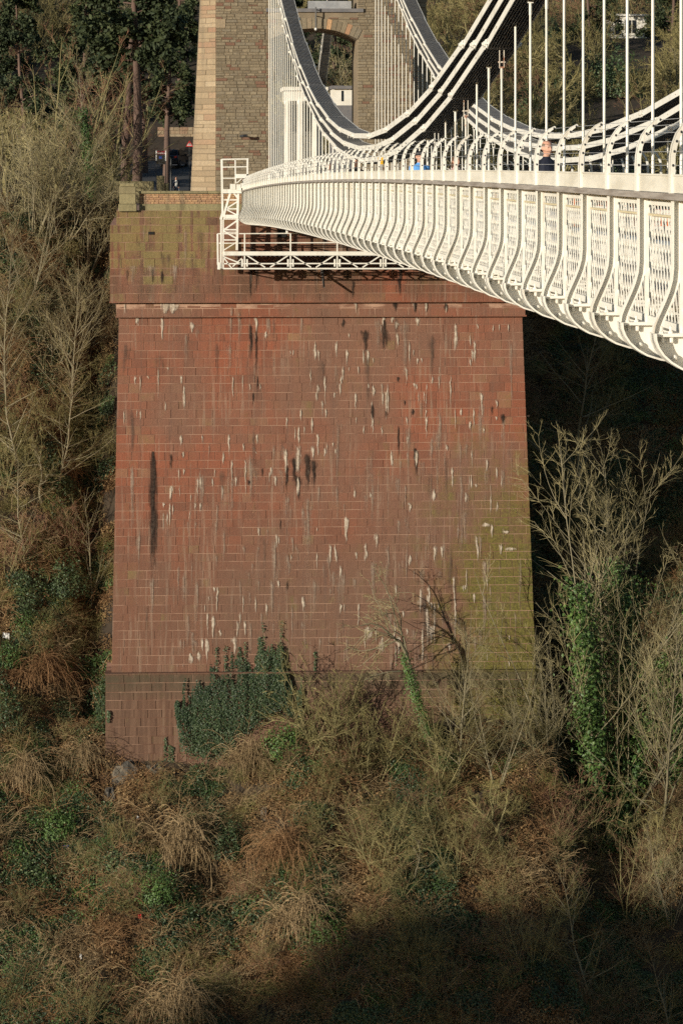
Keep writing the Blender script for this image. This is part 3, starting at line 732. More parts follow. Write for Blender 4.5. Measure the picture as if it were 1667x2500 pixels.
m = MB(); m.box((.012, -SP / 2 + .026, .004), (.030, SP / 2 - .026, .185)); m.box((.0, -SP / 2 + .026, .185), (.055, SP / 2 - .026, .205)); me_fpan = m.mesh('fence_panel', 'cream_panel')
m = MB(); m.box((-.075, -SP / 2 + .004, -.068), (.17, SP / 2 - .004, 0)); me_rail = m.mesh('handrail', 'weathered_timber')
for i in NST:
    Y = ST0 + SP * i; z = rz(Y); Ym = Y + SP / 2; zm = rz(Ym); sl_ = math.atan2(rz(Ym + 1) - rz(Ym - 1), 2)
    so = put('stanchion', me_st, (XB0, Y, z)); put('parapet_post', me_post, (XB0, Y, z))
    cg = put('cross_girder', me_cg, (XB0, Y, z)); 
    if i < 22:
        for mb_ in me_bts: link('bolt', mb_, cg)
    if Ym < 188.7:
        lp = put('lattice_panel', me_lat, (XB0, Ym, zm), rot=(sl_, 0, 0)); link('light_strip', me_strip, lp); link('cable_cover', me_box, lp)
        put('fence_panel', me_fpan, (XB0, Ym, zm), rot=(sl_, 0, 0)); put('handrail', me_rail, (XB0, Ym, zm), rot=(sl_, 0, 0))
    f = put('fence_post', me_fp, (XB0 - .022, Y, z)); link('wire_clip', me_cl, f)
    if Y > 55:
        put('fence_post', me_fp, (XB1, Y, z), rotz=math.pi)
        if Ym < 188.7: put('handrail', me_rail, (XB1, Ym, zm), rot=(-sl_, 0, math.pi))
wy = np.arange(22, 188.7, SP)
for side, X0, sg in ((0, XB0, 1), (1, XB1, -1)):
    for (x, z) in ((.03, .30), (.045, .45), (.07, .56), (.12, .66), (.20, .75), (.28, .82)):
        MB().tube(np.stack([np.full_like(wy, X0 + sg * x), wy, rz(wy) + z], 1), .004, 3).build('fence_wire', 'grey_steel', BR)
# deck: footway and carriageway slab, kerb girders in the chain planes
def strip(name, x0, x1, top, th, mat):
    V, fs = [], []; ys = np.arange(20, 190.7, SP)
    for i, y in enumerate(ys):
        z = rz(y); V += [(x0, y, z + top), (x1, y, z + top), (x1, y, z + top - th), (x0, y, z + top - th)]
        if i: fs += [(4 * i - 4 + k, 4 * i - 4 + (k + 1) % 4, 4 * i + (k + 1) % 4, 4 * i + k) for k in range(4)]
    fs += [(0, 1, 2, 3), (4 * len(ys) - 1, 4 * len(ys) - 2, 4 * len(ys) - 3, 4 * len(ys) - 4)]
    return MB().add(V, fs).build(name, mat, BR)
strip('footway', XB0 + .22, 6.95, -1.13, .12, 'weathered_timber'); strip('footway', 13.45, XB1 - .22, -1.13, .12, 'weathered_timber')
strip('carriageway', 7.36, 13.04, -1.28, .12, 'asphalt')
for x in CHX: strip('kerb_girder', x - .19, x + .19, -.78, .95, 'white_paint')
strip('outer_beam', XB0 + .20, XB0 + .30, -1.56, .25, 'white_paint'); strip('outer_beam', XB0 + 2.4, XB0 + 2.5, -1.56, .3, 'white_paint')

# chains: three tiers each side, links of eleven flat eye-bars meeting on pins
LK = 7.32
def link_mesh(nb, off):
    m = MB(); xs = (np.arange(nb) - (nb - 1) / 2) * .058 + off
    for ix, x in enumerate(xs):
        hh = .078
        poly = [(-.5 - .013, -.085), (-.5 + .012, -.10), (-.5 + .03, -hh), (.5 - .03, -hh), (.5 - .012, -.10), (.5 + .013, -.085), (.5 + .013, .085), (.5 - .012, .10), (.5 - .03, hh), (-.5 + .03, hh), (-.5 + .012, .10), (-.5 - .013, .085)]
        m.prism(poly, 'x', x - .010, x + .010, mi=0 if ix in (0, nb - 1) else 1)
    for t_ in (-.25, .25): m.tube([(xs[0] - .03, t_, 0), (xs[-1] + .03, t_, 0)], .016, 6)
    return m.mesh('chain_link', ['chain_paint', 'grimy_shade_paint'])
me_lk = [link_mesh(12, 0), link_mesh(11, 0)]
m = MB()
m.tube([(-.37, 0, 0), (.37, 0, 0)], .045, 8)
for s in (-1, 1):
    m.tube([(s * .335, 0, 0), (s * .37, 0, 0)], .062, 8); m.tube([(s * .37, 0, 0), (s * .40, 0, 0)], .035, 6)
for t_ in (-.16, .16): m.tube([(-.32, t_, -.01), (.32, t_, -.01)], .02, 6); [m.tube([(s * .33, t_, -.01), (s * .36, t_, -.01)], .030, 6) for s in (-1, 1)]

me_pin = m.mesh('chain_pin', 'chain_paint')
m = MB(); m.tube([(0, 0, 0), (0, 0, 1)], .0235, 8); me_rod = m.mesh('hanger_rod', 'white_paint', smooth=True)
m = MB()
for s in (-1, 1): m.box((s * .045 - .007, -.025, -.10), (s * .045 + .007, .025, .24))
m.box((-.052, -.03, -.12), (.052, .03, -.09)); m.tube([(-.075, 0, 0), (.075, 0, 0)], .018, 6); m.tube([(0, 0, -.34), (0, 0, -.11)], .028, 8)
me_fork = m.mesh('rod_fork', 'chain_paint'); me_fork_r = m.mesh('rod_fork', 'rusty_paint')
m = MB(); m.tube([(0, 0, 0), (0, 0, 1)], .0235, 8); me_rod_r = m.mesh('hanger_rod', 'rusty_paint', smooth=True)
for side, cx in enumerate(CHX):
    ymin = 38 if side == 0 else 62
    for c in range(3):
        # pins of tier c sit at every third station
        js = [j for j in range(-6, 70) if j % 3 == c]
        Ys = [ST0 + 1.15 + SP * j for j in js]
        for k, (a, b) in enumerate(zip(Ys[:-1], Ys[1:])):
            if b < ymin or a > 203: continue
            b2 = min(b, 204.5)
            za, zb_ = float(chz(a, c)), float(chz(b, c)); mid = np.array([cx, (a + b) / 2, (za + zb_) / 2]); Lk = math.hypot(b - a, zb_ - za)
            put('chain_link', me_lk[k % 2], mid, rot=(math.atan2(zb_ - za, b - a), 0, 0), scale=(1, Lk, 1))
        for a in Ys:
            if a < ymin or a > 190: continue
            za = float(chz(a, c)); an = math.atan(2 * 21.3 * (a - 100.5) / 107 ** 2)
            put('chain_pin', me_pin, (cx, a, za), rot=(an, 0, 0))
    for j in range(-6, 70):
        Y = ST0 + 1.15 + SP * j
        if Y < ymin - 4 or Y > 189.5: continue
        c = j % 3; ztop = float(chz(Y, c)) - .30; zbot = rz(Y) - .95
        if c == 1: ztop = float(chz(Y, c)) - .30
        if ztop - .4 < zbot: continue
        rust = side == 0 and j in (12, 15)
        if abs(Y - 100) > 12:
            put('rod_fork', me_fork_r if rust else me_fork, (cx, Y, ztop - .06))
        put('hanger_rod', me_rod, (cx, Y, zbot), scale=(1, 1, max(.1, ztop - .36 - zbot)))
# land chains running down from the back of the tower to their anchorage
for cx in CHX:
    for c in range(3):
        a = np.array([cx, 208.5, 21.2 + .42 * c]); b = np.array([cx, 262, -1.6 + .42 * c]); n = 7
        for k in range(n):
            p, q_ = a + (b - a) * k / n, a + (b - a) * (k + 1) / n; dl = q_ - p
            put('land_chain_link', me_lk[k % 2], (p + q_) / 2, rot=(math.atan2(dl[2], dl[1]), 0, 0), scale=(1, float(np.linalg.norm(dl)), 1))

# ------------------------------------------------------------------ inspection gantry hung under the deck end
GY0, GY1 = 188.4, 190.3
GA = thing('inspection_gantry', 'white painted steel inspection gantry hanging under the far end of the deck', 'gantry', (PX(760, 189), 189.3, PZ(655, 189)))
def g2(x, y, Y): return P(x, y, Y)
def bars(name, lines, Y, w, mat='white_paint'):
    m = MB()
    for (x0, y0, x1, y1, *ww) in lines: m.bar(g2(x0, y0, Y), g2(x1, y1, Y), (ww[0] if ww else w), up=(0, 1, 0))
    return m.build(name, mat, GA)
mast = [(541, 388, 543, 520, .12), (543, 520, 539, 535, .14), (540, 533, 539, 655, .10), (545, 535, 545, 655, .07), (581, 472, 578, 610, .13), (563, 466, 545, 528, .12),
        (567, 466, 583, 486, .09), (545, 487, 582, 487, .07), (553, 508, 583, 489, .07), (553, 509, 580, 509, .07), (553, 511, 580, 525, .07), (545, 533, 584, 533, .10),
        (581, 536, 547, 560, .09), (546, 560, 580, 560, .08), (546, 563, 580, 583, .09), (546, 585, 578, 585, .07), (578, 590, 546, 610, .06), (545, 566, 578, 566, .05)]
for YY in (GY0, GY1 - .5): bars('mast_frame', mast, YY, .08)
cross = MB()
for x, y in ((541, 470), (545, 535), (581, 487), (580, 535), (580, 585), (545, 585)): cross.bar(g2(x, y, GY0), g2(x, y, GY1 - .5), .06)
cross.build('mast_tie', 'white_paint', GA)
bars('mast_top_beam', [(541, 466, 590, 466, .24)], GY0, .2); bars('mast_mid_beam', [(546, 528, 582, 528, .22)], GY0, .2)
guard = [(541, 388, 607, 387, .07), (542, 407, 603, 406, .06), (543, 434, 575, 434, .06), (574, 388, 575, 447, .07), (604, 387, 604, 430, .10), (578, 446, 590, 435, .05)]
bars('guard_rail', guard, GY0 - .05, .07)
MB().box(tuple(g2(576, 434, GY0 - .1)), tuple(g2(606, 424, GY0 + .25))).build('control_box', 'white_paint', GA)
tm = MB()
for xa, xb, ya, yb_ in ((562, 574, 448, 462), (576, 588, 449, 464), (588, 597, 446, 458), (597, 604, 450, 462)): tm.box(tuple(g2(xa, yb_, GY0 - .15)), tuple(g2(xb, ya, GY0 + .5)))
tm.build('trolley', 'white_paint', GA)
XE = 1110
for Yq in (GY0, GY1):
    bars('walkway_beam', [(545, 618, XE, 618, .23)], Yq, .2)
    bars('hand_rail', [(531, 570, XE, 566, .055), (531, 593, XE, 590, .055)], Yq, .06)
    bars('lower_rail', [(545, 643, XE, 642, .07), (545, 655, XE, 655, .08)], Yq, .06)
    vs = [(531, 570, 532, 645, .10), (534, 640, 534, 657, .16)]
    ds = []
    for k, x in enumerate((597, 709, 823, 935, 1047)):
        vs += [(x, 568, x, 656, .075), (x - 6, 632, x - 6, 650, .10), (x + 6, 632, x + 6, 650, .10)]
        ds += [(x + 6, 623, x + 50, 652, .07), (x + 106, 623, x + 62, 652, .07)]
    ds += [(546, 626, 594, 645, .07), (546, 628, 566, 655, .07), (568, 650, 590, 630, .06)]
    bars('walkway_post', vs, Yq, .08); bars('walkway_brace', ds, Yq, .06)
m = MB()
for x in np.arange(550, XE, 11): m.bar(g2(x, 624, GY0), g2(x, 624, GY1), .12, .03)
for x in (545, 597, 709, 823, 935, 1047): 
    for y in (593, 642, 655): m.bar(g2(x, y, GY0), g2(x, y, GY1), .06)
m.build('walkway_floor', 'grey_steel', GA)
# beams that carry the gantry up to the deck
m = MB()
for x in (700, 900): m.bar(g2(x, 570, 189.4), g2(x, 500, 189.4), .12)
m.build('suspension_hanger', 'white_paint', GA)

# ------------------------------------------------------------------ things on the road and behind the tower
def zg(Y): return float(road_z(Y))
# toll house seen through the arch
ty = 224.0; a, b = PX(697, ty), PX(772, ty); TL = thing('toll_house', 'white toll house with flat roof and round columns seen through the tower arch', 'building', ((a + b) / 2, ty + 2, zg(ty)))
zq = lambda y: PZ(y, ty)
MB().box((a + .25, ty + .5, zg(ty)), (b + .4, ty + 4, zq(245))).build('wall', 'white_render', TL)
MB().box((a, ty, zq(245)), (b + .6, ty + 4.4, zq(220))).build('entablature', 'white_render', TL)
MB().box((a - .15, ty - .2, zq(220)), (b + .8, ty + 4.6, zq(211))).build('cornice', 'white_render', TL)
for x in (735, 703, 770):
    MB().lathe([(.34, 0), (.34, .12), (.26, .2), (.25, 2.0), (.22, zq(245) - zg(ty) - .25), (.32, zq(245) - zg(ty) - .1), (.32, zq(245) - zg(ty))], (PX(x, ty), ty + .1, zg(ty)), 14).build('column', 'white_render', TL, True)
for x0, x1 in ((712, 726), (746, 766)):
    w = MB().box((PX(x0, ty), ty + .46, zq(320)), (PX(x1, ty), ty + .56, zq(255))).build('window', 'dark_glass', TL)
    MB().box((PX((x0 + x1) / 2 - 1, ty), ty + .42, zq(320)), (PX((x0 + x1) / 2 + 1, ty), ty + .455, zq(255))).build('glazing_bar', 'white_render', w)
GL = thing('gate_lodge', 'small white flat roofed lodge beyond the tower arch, right of the chains', 'building', (PX(845, 240), 242, zg(240)))
yl = 240.0; zl = lambda y: PZ(y, yl)
MB().box((PX(812, yl), yl, zl(256)), (PX(862, yl), yl + 4, zl(216))).build('wall', 'white_render', GL)
MB().box((PX(810, yl), yl - .05, zg(yl)), (PX(864, yl), yl + 4.05, zl(256))).build('base_wall', 'grey_slate', GL)
MB().box((PX(808, yl), yl - .3, zl(216)), (PX(866, yl), yl + 4.2, zl(208))).build('roof', 'grey_slate', GL)
MB().box((PX(833, yl), yl - .04, zl(246)), (PX(838, yl), yl + .05, zl(220))).build('window', 'dark_glass', GL)
# white house high in the wood at the right
hy = 330.0; hx0, hx1 = PX(1490, hy), PX(1578, hy); HS = thing('white_house', 'white rendered house half hidden by bare trees on the upper right hill', 'house', ((hx0 + hx1) / 2, hy + 3, PZ(110, hy)))
zh = lambda y: PZ(y, hy)
MB().box((hx0, hy, zh(125)), (hx1, hy + 6, zh(37))).build('wall', 'white_render', HS)
MB().box((hx0 - .2, hy - .3, zh(36)), (hx1 + .2, hy + 6.2, zh(31))).build('roof', 'white_render', HS)
MB().box((PX(1578, hy) + .02, hy + .5, zh(125)), (PX(1606, hy), hy + 5, zh(48))).build('side_wing', 'grey_slate', HS)
for x0, x1, ya, yb_ in ((1525, 1540, 78, 46), (1543, 1553, 78, 46), (1500, 1515, 82, 56)):
    w = MB().box((PX(x0, hy), hy - .03, zh(ya)), (PX(x1, hy), hy + .1, zh(yb_))).build('window', 'dark_glass', HS)
    MB().box((PX(x0, hy) - .08, hy - .10, zh(ya) - .12), (PX(x1, hy) + .08, hy + .02, zh(ya) - .01)).build('sill', 'white_render', w)
# walls by the road
wy_ = 312.0; WL = thing('roadside_wall', 'pale sunlit stone wall behind the dark car', 'wall', (PX(425, wy_), wy_, zg(wy_)))
m = MB(); wr = np.random.default_rng(5); MB().box((PX(385, wy_), wy_, zg(wy_) - .5), (PX(520, wy_), wy_ + .6, PZ(316, wy_))).build('core', 'mortar_grey', WL)
zs = np.arange(zg(wy_) - .3, PZ(316, wy_), .34)
for z in zs:
    xs = cuts(PX(385, wy_), PX(520, wy_), .4, .9, wr)
    for p, q_ in zip(xs[:-1], xs[1:]): stone(m, p, q_, z, z + .34, wy_ - .03, .2, .012, .02, float(wr.random()), wr, .02)
tag(m.build('wall_stones', 'pale_stone', WL), kind='stuff')
yb2 = 229.0; BW = thing('boundary_wall', 'low dark mossy stone wall running left of the footpath', 'wall', (PX(300, yb2), yb2, -3))
m = MB(); zz = PZ(452, yb2)
for k, z in enumerate(np.linspace(-4.6, PZ(441, yb2), 8)[:-1]):
    xs = cuts(PX(255, yb2), PX(376, yb2), .35, .8, wr); dz = (PZ(441, yb2) + 4.6) / 7
    for p, q_ in zip(xs[:-1], xs[1:]): stone(m, p, q_, z, z + dz, yb2, .5, .008, .02, float(wr.random()), wr, .02)
tag(m.build('wall_stones', 'mossy_stone', BW), kind='stuff')
GP = thing('gate_post', 'short mossy stone gate post with sloping buttress beside the footpath', 'post', (PX(393, yb2), yb2 + .3, -3))
m = MB(); stone(m, PX(383, yb2), PX(402, yb2), -3.2, PZ(428, yb2), yb2 - .1, .7, .003, .05, .6, wr); stone(m, PX(402, yb2) , PX(412, yb2), -3.2, PZ(446, yb2), yb2, .6, .003, .1, .3, wr); m.build('post_block', 'mossy_stone', GP)
# telephone kiosk
ky = 262.0; kz = zg(ky); TK = thing('telephone_kiosk', 'telephone kiosk with dark red header and two white posts by the footpath', 'telephone kiosk', (PX(393, ky), ky, kz))
k = lambda x, y: P(x, y, ky)
for x in (381.5, 404.5):
    po = MB().box((PX(x, ky) - .03, ky - .03, kz), (PX(x, ky) + .03, ky + .03, PZ(367.5, ky))).build('post', 'dark_metal', TK)
    MB().box((PX(x, ky) - .037, ky - .037, PZ(391, ky)), (PX(x, ky) + .037, ky + .037, PZ(367, ky))).build('sleeve', 'sign_white', po, origin=TK['_o'])
MB().box((PX(382.6, ky), ky - .02, PZ(376, ky)), (PX(403.4, ky), ky + .5, PZ(367.5, ky))).build('header', 'sign_maroon', TK)
MB().box((PX(382.6, ky), ky + .0, PZ(400, ky)), (PX(403.4, ky), ky + .04, PZ(376.2, ky))).build('panel', 'dark_glass', TK)
MB().box((PX(388, ky), ky - .012, PZ(386, ky)), (PX(395, ky), ky - .002, PZ(381, ky))).build('notice', 'sign_blue', TK)
tc = bpy.data.curves.new('lettering', 'FONT'); tc.body = 'Telephone'; tc.size = .17; tc.align_x = 'CENTER'; tc.extrude = .004
to = bpy.data.objects.new('lettering_tmp', tc); COL.objects.link(to)
me = bpy.data.meshes.new_from_object(to.evaluated_get(bpy.context.evaluated_depsgraph_get())); bpy.data.objects.remove(to); me.materials.append(M['sign_white'])
lo = link('lettering', me, TK, (0, -.03, PZ(374.3, ky) - kz)); lo.rotation_euler = (math.pi / 2, 0, 0)
# warning sign
sy_ = 226.0; SG = thing('warning_sign', 'red bordered triangular road works warning sign by the tower corner', 'sign', (PX(462, sy_ + 20), sy_ + 20, zg(sy_)))
sy_ += 20; xx, za, zb_ = PX(462.5, sy_), PZ(357, sy_), PZ(342, sy_); hw = (zb_ - za) * .58
m = MB(); m.tube([(xx, sy_ + .04, zg(sy_)), (xx, sy_ + .04, zb_ - .05)], .035, 8); m.build('post', 'dark_metal', SG)
m = MB(); m.prism([(xx - hw, za), (xx + hw, za), (xx, zb_)], 'y', sy_ - .01, sy_); m.build('plate', 'sign_red', SG)
m = MB(); m.prism([(xx - hw * .68, za + .07), (xx + hw * .68, za + .07), (xx, zb_ - .16)], 'y', sy_ - .016, sy_ - .011); m.build('face', 'sign_white', SG)
m = MB(); m.prism([(xx - .02, za + .1), (xx + .14, za + .1), (xx + .06, za + .18)], 'y', sy_ - .022, sy_ - .017); m.bar((xx - .08, sy_ - .02, za + .1), (xx, sy_ - .02, za + .22), .03, .005, up=(0, 1, 0)); m.bar((xx, sy_ - .02, za + .18), (xx - .02, sy_ - .02, za + .3), .05, .005, up=(0, 1, 0)); m.bar((xx, sy_ - .02, za + .24), (xx + .08, sy_ - .02, za + .15), .025, .005, up=(0, 1, 0)); m.build('pictogram', 'dark_metal', SG)
# bollard post
by = 250.0; BP = thing('bollard_post', 'slim black bollard post on the pavement beside the car', 'bollard', (PX(417.5, by), by, zg(by)))
bz = PZ(385, by) - zg(by)
MB().lathe([(.10, 0), (.10, .18), (.075, .22), (.068, bz * .8), (.09, bz * .82), (.09, bz * .86), (.06, bz * .9), (.06, bz * .97), (.02, bz)], (PX(417.5, by), by, zg(by)), 10).build('shaft', 'dark_metal', BP, True)

# parked car (seen from behind, in shade)
def make_car(loc, rz_):
    o = thing('parked_car', 'dark estate car parked facing away on the shaded road', 'car', loc); o['_o'] = [0, 0, 0]
    prof = [(-2.25, .45), (-2.28, .75), (-2.2, 1.0), (-2.02, 1.1), (-1.72, 1.52), (-1.5, 1.6), (-.2, 1.63), (.35, 1.52), (1.0, 1.08), (1.9, .95), (2.2, .75), (2.22, .4), (1.9, .28), (-2.0, .28)]
    m = MB(); w = .9
    V, fs = [], []
    for x, k in ((-w, .0), (-w * .98, .0), (w * .98, 0), (w, 0)): pass
    ring = []
    for sx in (-1, -.55, .55, 1):
        for (y, z) in prof:
            tum = 1 - .20 * max(0, z - 1.0) / .6
            inset = 1 - .03 * (abs(sx) < .9) * 0
            bul = 1.0 if abs(sx) == 1 else 1.0
            V.append((sx * w * tum, y * (1.0 if abs(sx) < .9 else .975), z + (.02 if abs(sx) < .9 and z > 1.4 else 0)))
    n = len(prof)
    for r in range(3): fs += [(r * n + i, r * n + (i + 1) % n, (r + 1) * n + (i + 1) % n, (r + 1) * n + i) for i in range(n)]
    fs += [tuple(range(n - 1, -1, -1)), tuple(range(3 * n, 4 * n))]
    m.add(V, fs).build('body', 'car_paint', o)
    m = MB(); m.add([(-.68, -2.035, 1.13), (.68, -2.035, 1.13), (.60, -1.775, 1.50), (-.60, -1.775, 1.50)], [(0, 1, 2, 3)]); m.build('rear_window', 'dark_glass', o)
    for s in (-1, 1):
        m = MB(); m.add([(s * .885, -1.6, 1.12), (s * .885, .75, 1.12), (s * .775, .2, 1.5), (s * .775, -1.4, 1.5)], [(0, 1, 2, 3)]); m.build('side_window', 'dark_glass', o)
        MB().box((s * .62 - .14 + .05 * s, -2.30, .82), (s * .62 + .14 + .05 * s, -2.15, 1.02)).build('tail_light', 'red_lens', o)
        MB().box((s * .95 - .09, .55, 1.05), (s * .95 + .09, .72, 1.2)).build('wing_mirror', 'car_paint', o)
        for y in (-1.4, 1.4):
            wh = MB().tube([(s * .72, y, .33), (s * .92, y, .33)], .33, 18).build('wheel', 'tyre', o)
            MB().tube([(s * .90, y, .33), (s * .935, y, .33)], .2, 12).build('rim', 'rim', wh)
    MB().box((-.26, -2.32, .78), (.26, -2.27, .90)).build('number_plate', 'plate_yellow', o)
    MB().box((-.86, -2.36, .38), (.86, -2.2, .62)).build('bumper', 'tyre', o)
    o.location = loc; o.rotation_euler = (0, 0, rz_); return o
cy_ = 297.0
make_car((PX(425, cy_), cy_, zg(cy_)), math.radians(-14))
# orange safety net on the carriageway and a yellow tag on the fence
ny = 60.0
ON = thing('safety_net_barrier', 'orange plastic safety net barrier standing on the bridge roadway', 'barrier', (11.5, 75, rz(75) - 1.28))
m = MB(); mp = MB()
xs_ = np.linspace(9.2, 12.9, 26)
zb_ = rz(72) - 1.28
for x in xs_: m.bar((x, 72 + .05 * math.sin(x * 7), zb_ + .25), (x, 72 + .05 * math.sin(x * 7), zb_ + 1.22), .03, .008)
for z in np.arange(.25, 1.25, .09): m.bar((9.2, 72, zb_ + z), (12.9, 72, zb_ + z), .035, .008)
m.build('netting', 'orange_net', ON)
for x in (9.2, 11.0, 12.9): MB().tube([(x, 72.06, zb_), (x, 72.06, zb_ + 1.3)], .03, 6).build('stake', 'grey_steel', ON)
YS = thing('yellow_notice', 'small yellow notice fixed to the inside of the bridge fence', 'sign', (6.0, 90, rz(90) + .35))
yy = 92.0; p0 = P(922, 400, yy); p1 = P(935, 383, yy)
MB().box((p0[0], yy, p0[2]), (p1[0], yy + .02, p1[2])).build('plate', 'yellow_sign', YS)
MB().box(((p0[0] + p1[0]) / 2 - .015, yy + .022, p0[2] - .45), ((p0[0] + p1[0]) / 2 + .015, yy + .05, p1[2])).build('bracket', 'dark_metal', YS)
# ------------------------------------------------------------------ people
def limb(mb, pts, rs, s=10):
    mb.tube(pts, rs, s)
def loft(mb, rings, s=14):
    """rings: (cx, cy, z, rx, ry)"""
    an = np.arange(s) * 2 * np.pi / s; V = []
    for cx, cy, z, rx, ry in rings: V += [(cx + rx * math.cos(a), cy + ry * math.sin(a), z) for a in an]
    k = len(rings); fs = [[i * s + j, i * s + (j + 1) % s, (i + 1) * s + (j + 1) % s, (i + 1) * s + j] for i in range(k - 1) for j in range(s)]
    fs.append(list(range(s))[::-1]); fs.append(list(range((k - 1) * s, k * s))); mb.add(V, fs)
def person(label, loc, yaw, top, legs, H=1.75, hair=None, hat=None, face=0.0, bag=False, group=None, long_hair=False, inner=None, arm_bend=.25):
    """faces -Y before turning; one continuous body, remeshed from overlapping lofts"""
    o = thing('person', label, 'person', loc, group); o['_o'] = [0, 0, 0]
    m = MB(); k = H / 1.75
    # legs mid-stride
    for s, st in ((-1, .16), (1, -.14)):
        limb(m, [(s * .085, 0, .93), (s * .095, st * .35, .72), (s * .095, st * .55 - .02, .50), (s * .09, st * .9 + .03, .28), (s * .09, st + .06, .09)], [.105, .088, .062, .056, .042], 10)
        limb(m, [(s * .09, st + .09, .05), (s * .095, st + .02, .05), (s * .105, st - .10, .04), (s * .11, st - .15, .035)], [.04, .046, .042, .028], 8)
    loft(m, [(0, 0, .84, .15, .11), (0, 0, .92, .17, .125), (0, -.005, 1.02, .16, .115), (0, -.005, 1.12, .16, .112), (0, -.005, 1.26, .185, .125), (0, .005, 1.38, .19, .118), (0, .012, 1.44, .155, .095), (0, .015, 1.48, .08, .07), (0, .01, 1.50, .06, .06)])
    limb(m, [(0, .02, 1.44), (0, .005, 1.52), (0, -.01, 1.57)], [.066, .058, .056], 10)
    hands = []
    for s, sw in ((-1, -.06), (1, .08)):
        sh = np.array([s * .185, .012, 1.40]); el = np.array([s * .235, sw * .4 + .03, 1.11]); wr_ = np.array([s * .225, sw - arm_bend * .45, .90 + arm_bend * .18])
        limb(m, [sh - (s * .05, 0, -.01), sh, (sh + el) / 2, el, (el * .5 + wr_ * .5), wr_], [.058, .064, .052, .045, .040, .030], 10)
        d = nrm(wr_ - el); hd = wr_ + d * .05; hands.append(hd)
        pl = wr_ + d * .09
        limb(m, [wr_, wr_ + d * .04, pl], [.026, .036, .034], 8)
        for q in range(4):
            b = pl + np.array([0, (q - 1.5) * .019, 0]); ln = (.068, .078, .074, .058)[q]
            limb(m, [b - d * .02, b + d * ln * .5, b + d * ln + np.array([-s * .02, 0, 0])], [.0105, .010, .0085], 6)
        limb(m, [wr_ + d * .03, wr_ + d * .06 + np.array([0, -.038, 0]), wr_ + d * .10 + np.array([0, -.048, 0])], [.013, .012, .010], 6)
    # head with brow, nose, lips, chin, ears
    hz = 1.535
    loft(m, [(0, -.012, hz + .0, .038, .042), (0, -.016, hz + .025, .053, .066), (0, -.012, hz + .06, .064, .085), (0, -.002, hz + .10, .072, .096), (0, .004, hz + .14, .076, .100), (0, .006, hz + .175, .073, .097), (0, .008, hz + .205, .058, .078), (0, .01, hz + .222, .032, .044), (0, .01, hz + .227, .008, .01)], 18)
    limb(m, [(0, -.095, hz + .128), (0, -.108, hz + .10), (0, -.116, hz + .086), (0, -.098, hz + .074)], [.009, .012, .015, .010], 8)
    limb(m, [(-.045, -.078, hz + .137), (0, -.095, hz + .135), (.045, -.078, hz + .137)], [.010, .012, .010], 6)
    limb(m, [(-.024, -.085, hz + .050), (0, -.094, hz + .050), (.024, -.085, hz + .050)], [.006, .010, .006], 6)
    limb(m, [(-.012, -.078, hz + .018), (.012, -.078, hz + .018)], [.016, .016], 6)
    for s in (-1, 1): limb(m, [(s * .074, .012, hz + .075), (s * .084, .018, hz + .10), (s * .080, .02, hz + .13)], [.010, .016, .012], 8)
    me = m.mesh('body_raw', 'skin'); tmp = bpy.data.objects.new('body_raw', me); COL.objects.link(tmp)
    md = tmp.modifiers.new('r', 'REMESH'); md.mode = 'VOXEL'; md.voxel_size = .011; md.use_smooth_shade = True
    sm = tmp.modifiers.new('s', 'SMOOTH'); sm.factor = .5; sm.iterations = 1
    me2 = bpy.data.meshes.new_from_object(tmp.evaluated_get(bpy.context.evaluated_depsgraph_get())); bpy.data.objects.remove(tmp)
    me2.materials.clear()
    for mm in ('skin', top, legs, 'shoe', inner or top): me2.materials.append(M[mm])
    n = len(me2.polygons); c = np.empty(n * 3); me2.polygons.foreach_get('center', c); c = c.reshape(-1, 3)
    mi = np.where(c[:, 2] < .085, 3, np.where(c[:, 2] < .93, 2, np.where(c[:, 2] < 1.515, 1, 0)))
    for hd in hands: mi[np.linalg.norm(c - hd, axis=1) < .10] = 0
    arm = (np.abs(c[:, 0]) > .185) & (c[:, 2] > .9 - 0) & (mi == 2); mi[arm] = 1
    low = (np.abs(c[:, 0]) > .18) & (c[:, 2] <= .93) & (c[:, 2] > .80) & (mi == 2); mi[low] = 0
    if inner: mi[(mi == 1) & (np.abs(c[:, 0]) < .10) & (c[:, 1] < 0)] = 4
    me2.polygons.foreach_set('material_index', mi.astype('i')); me2.polygons.foreach_set('use_smooth', np.ones(n, bool)); me2.update()
    link('body', me2, o)
    h = MB()
    def shell(z0, z1, gr, front=-9, mat='hair_brown', nm='hair'):
        h = MB(); s = 20; an = np.arange(s) * 2 * np.pi / s
        rg_ = [(.064, .085, .06), (.072, .096, .10), (.076, .100, .14), (.073, .097, .175), (.058, .078, .205), (.032, .044, .222), (.004, .005, .229)]
        rr = [r_ for r_ in rg_ if z0 <= r_[2] <= z1]; V = []
        for rx, ry, z in rr:
            for a in an:
                y = .005 + (ry + gr) * math.sin(a); x = (rx + gr) * math.cos(a); zz = hz + z + gr * (z > .2)
                if y < front: x *= .9; y = y * .8 
                V.append((x, y, zz))
        q = len(rr); fs = [[i * s + j, i * s + (j + 1) % s, (i + 1) * s + (j + 1) % s, (i + 1) * s + j] for i in range(q - 1) for j in range(s)] + [list(range((q - 1) * s, q * s))]
        h.add(V, fs).build(nm, mat, o, True)
    if hat: shell(.14, .3, .014, mat=hat, nm='beanie')
    if hair:
        shell(.10 if long_hair else .14, .18 if hair == 'hair_grey' else .3, .007, front=-.055, mat=hair)
        if long_hair:
            h = MB(); loft(h, [(0, .075, hz - .10, .06, .025), (0, .075, hz + .0, .085, .035), (0, .06, hz + .09, .085, .05), (0, .05, hz + .15, .06, .05)]); h.build('long_hair', hair, o, True)
    e = MB()
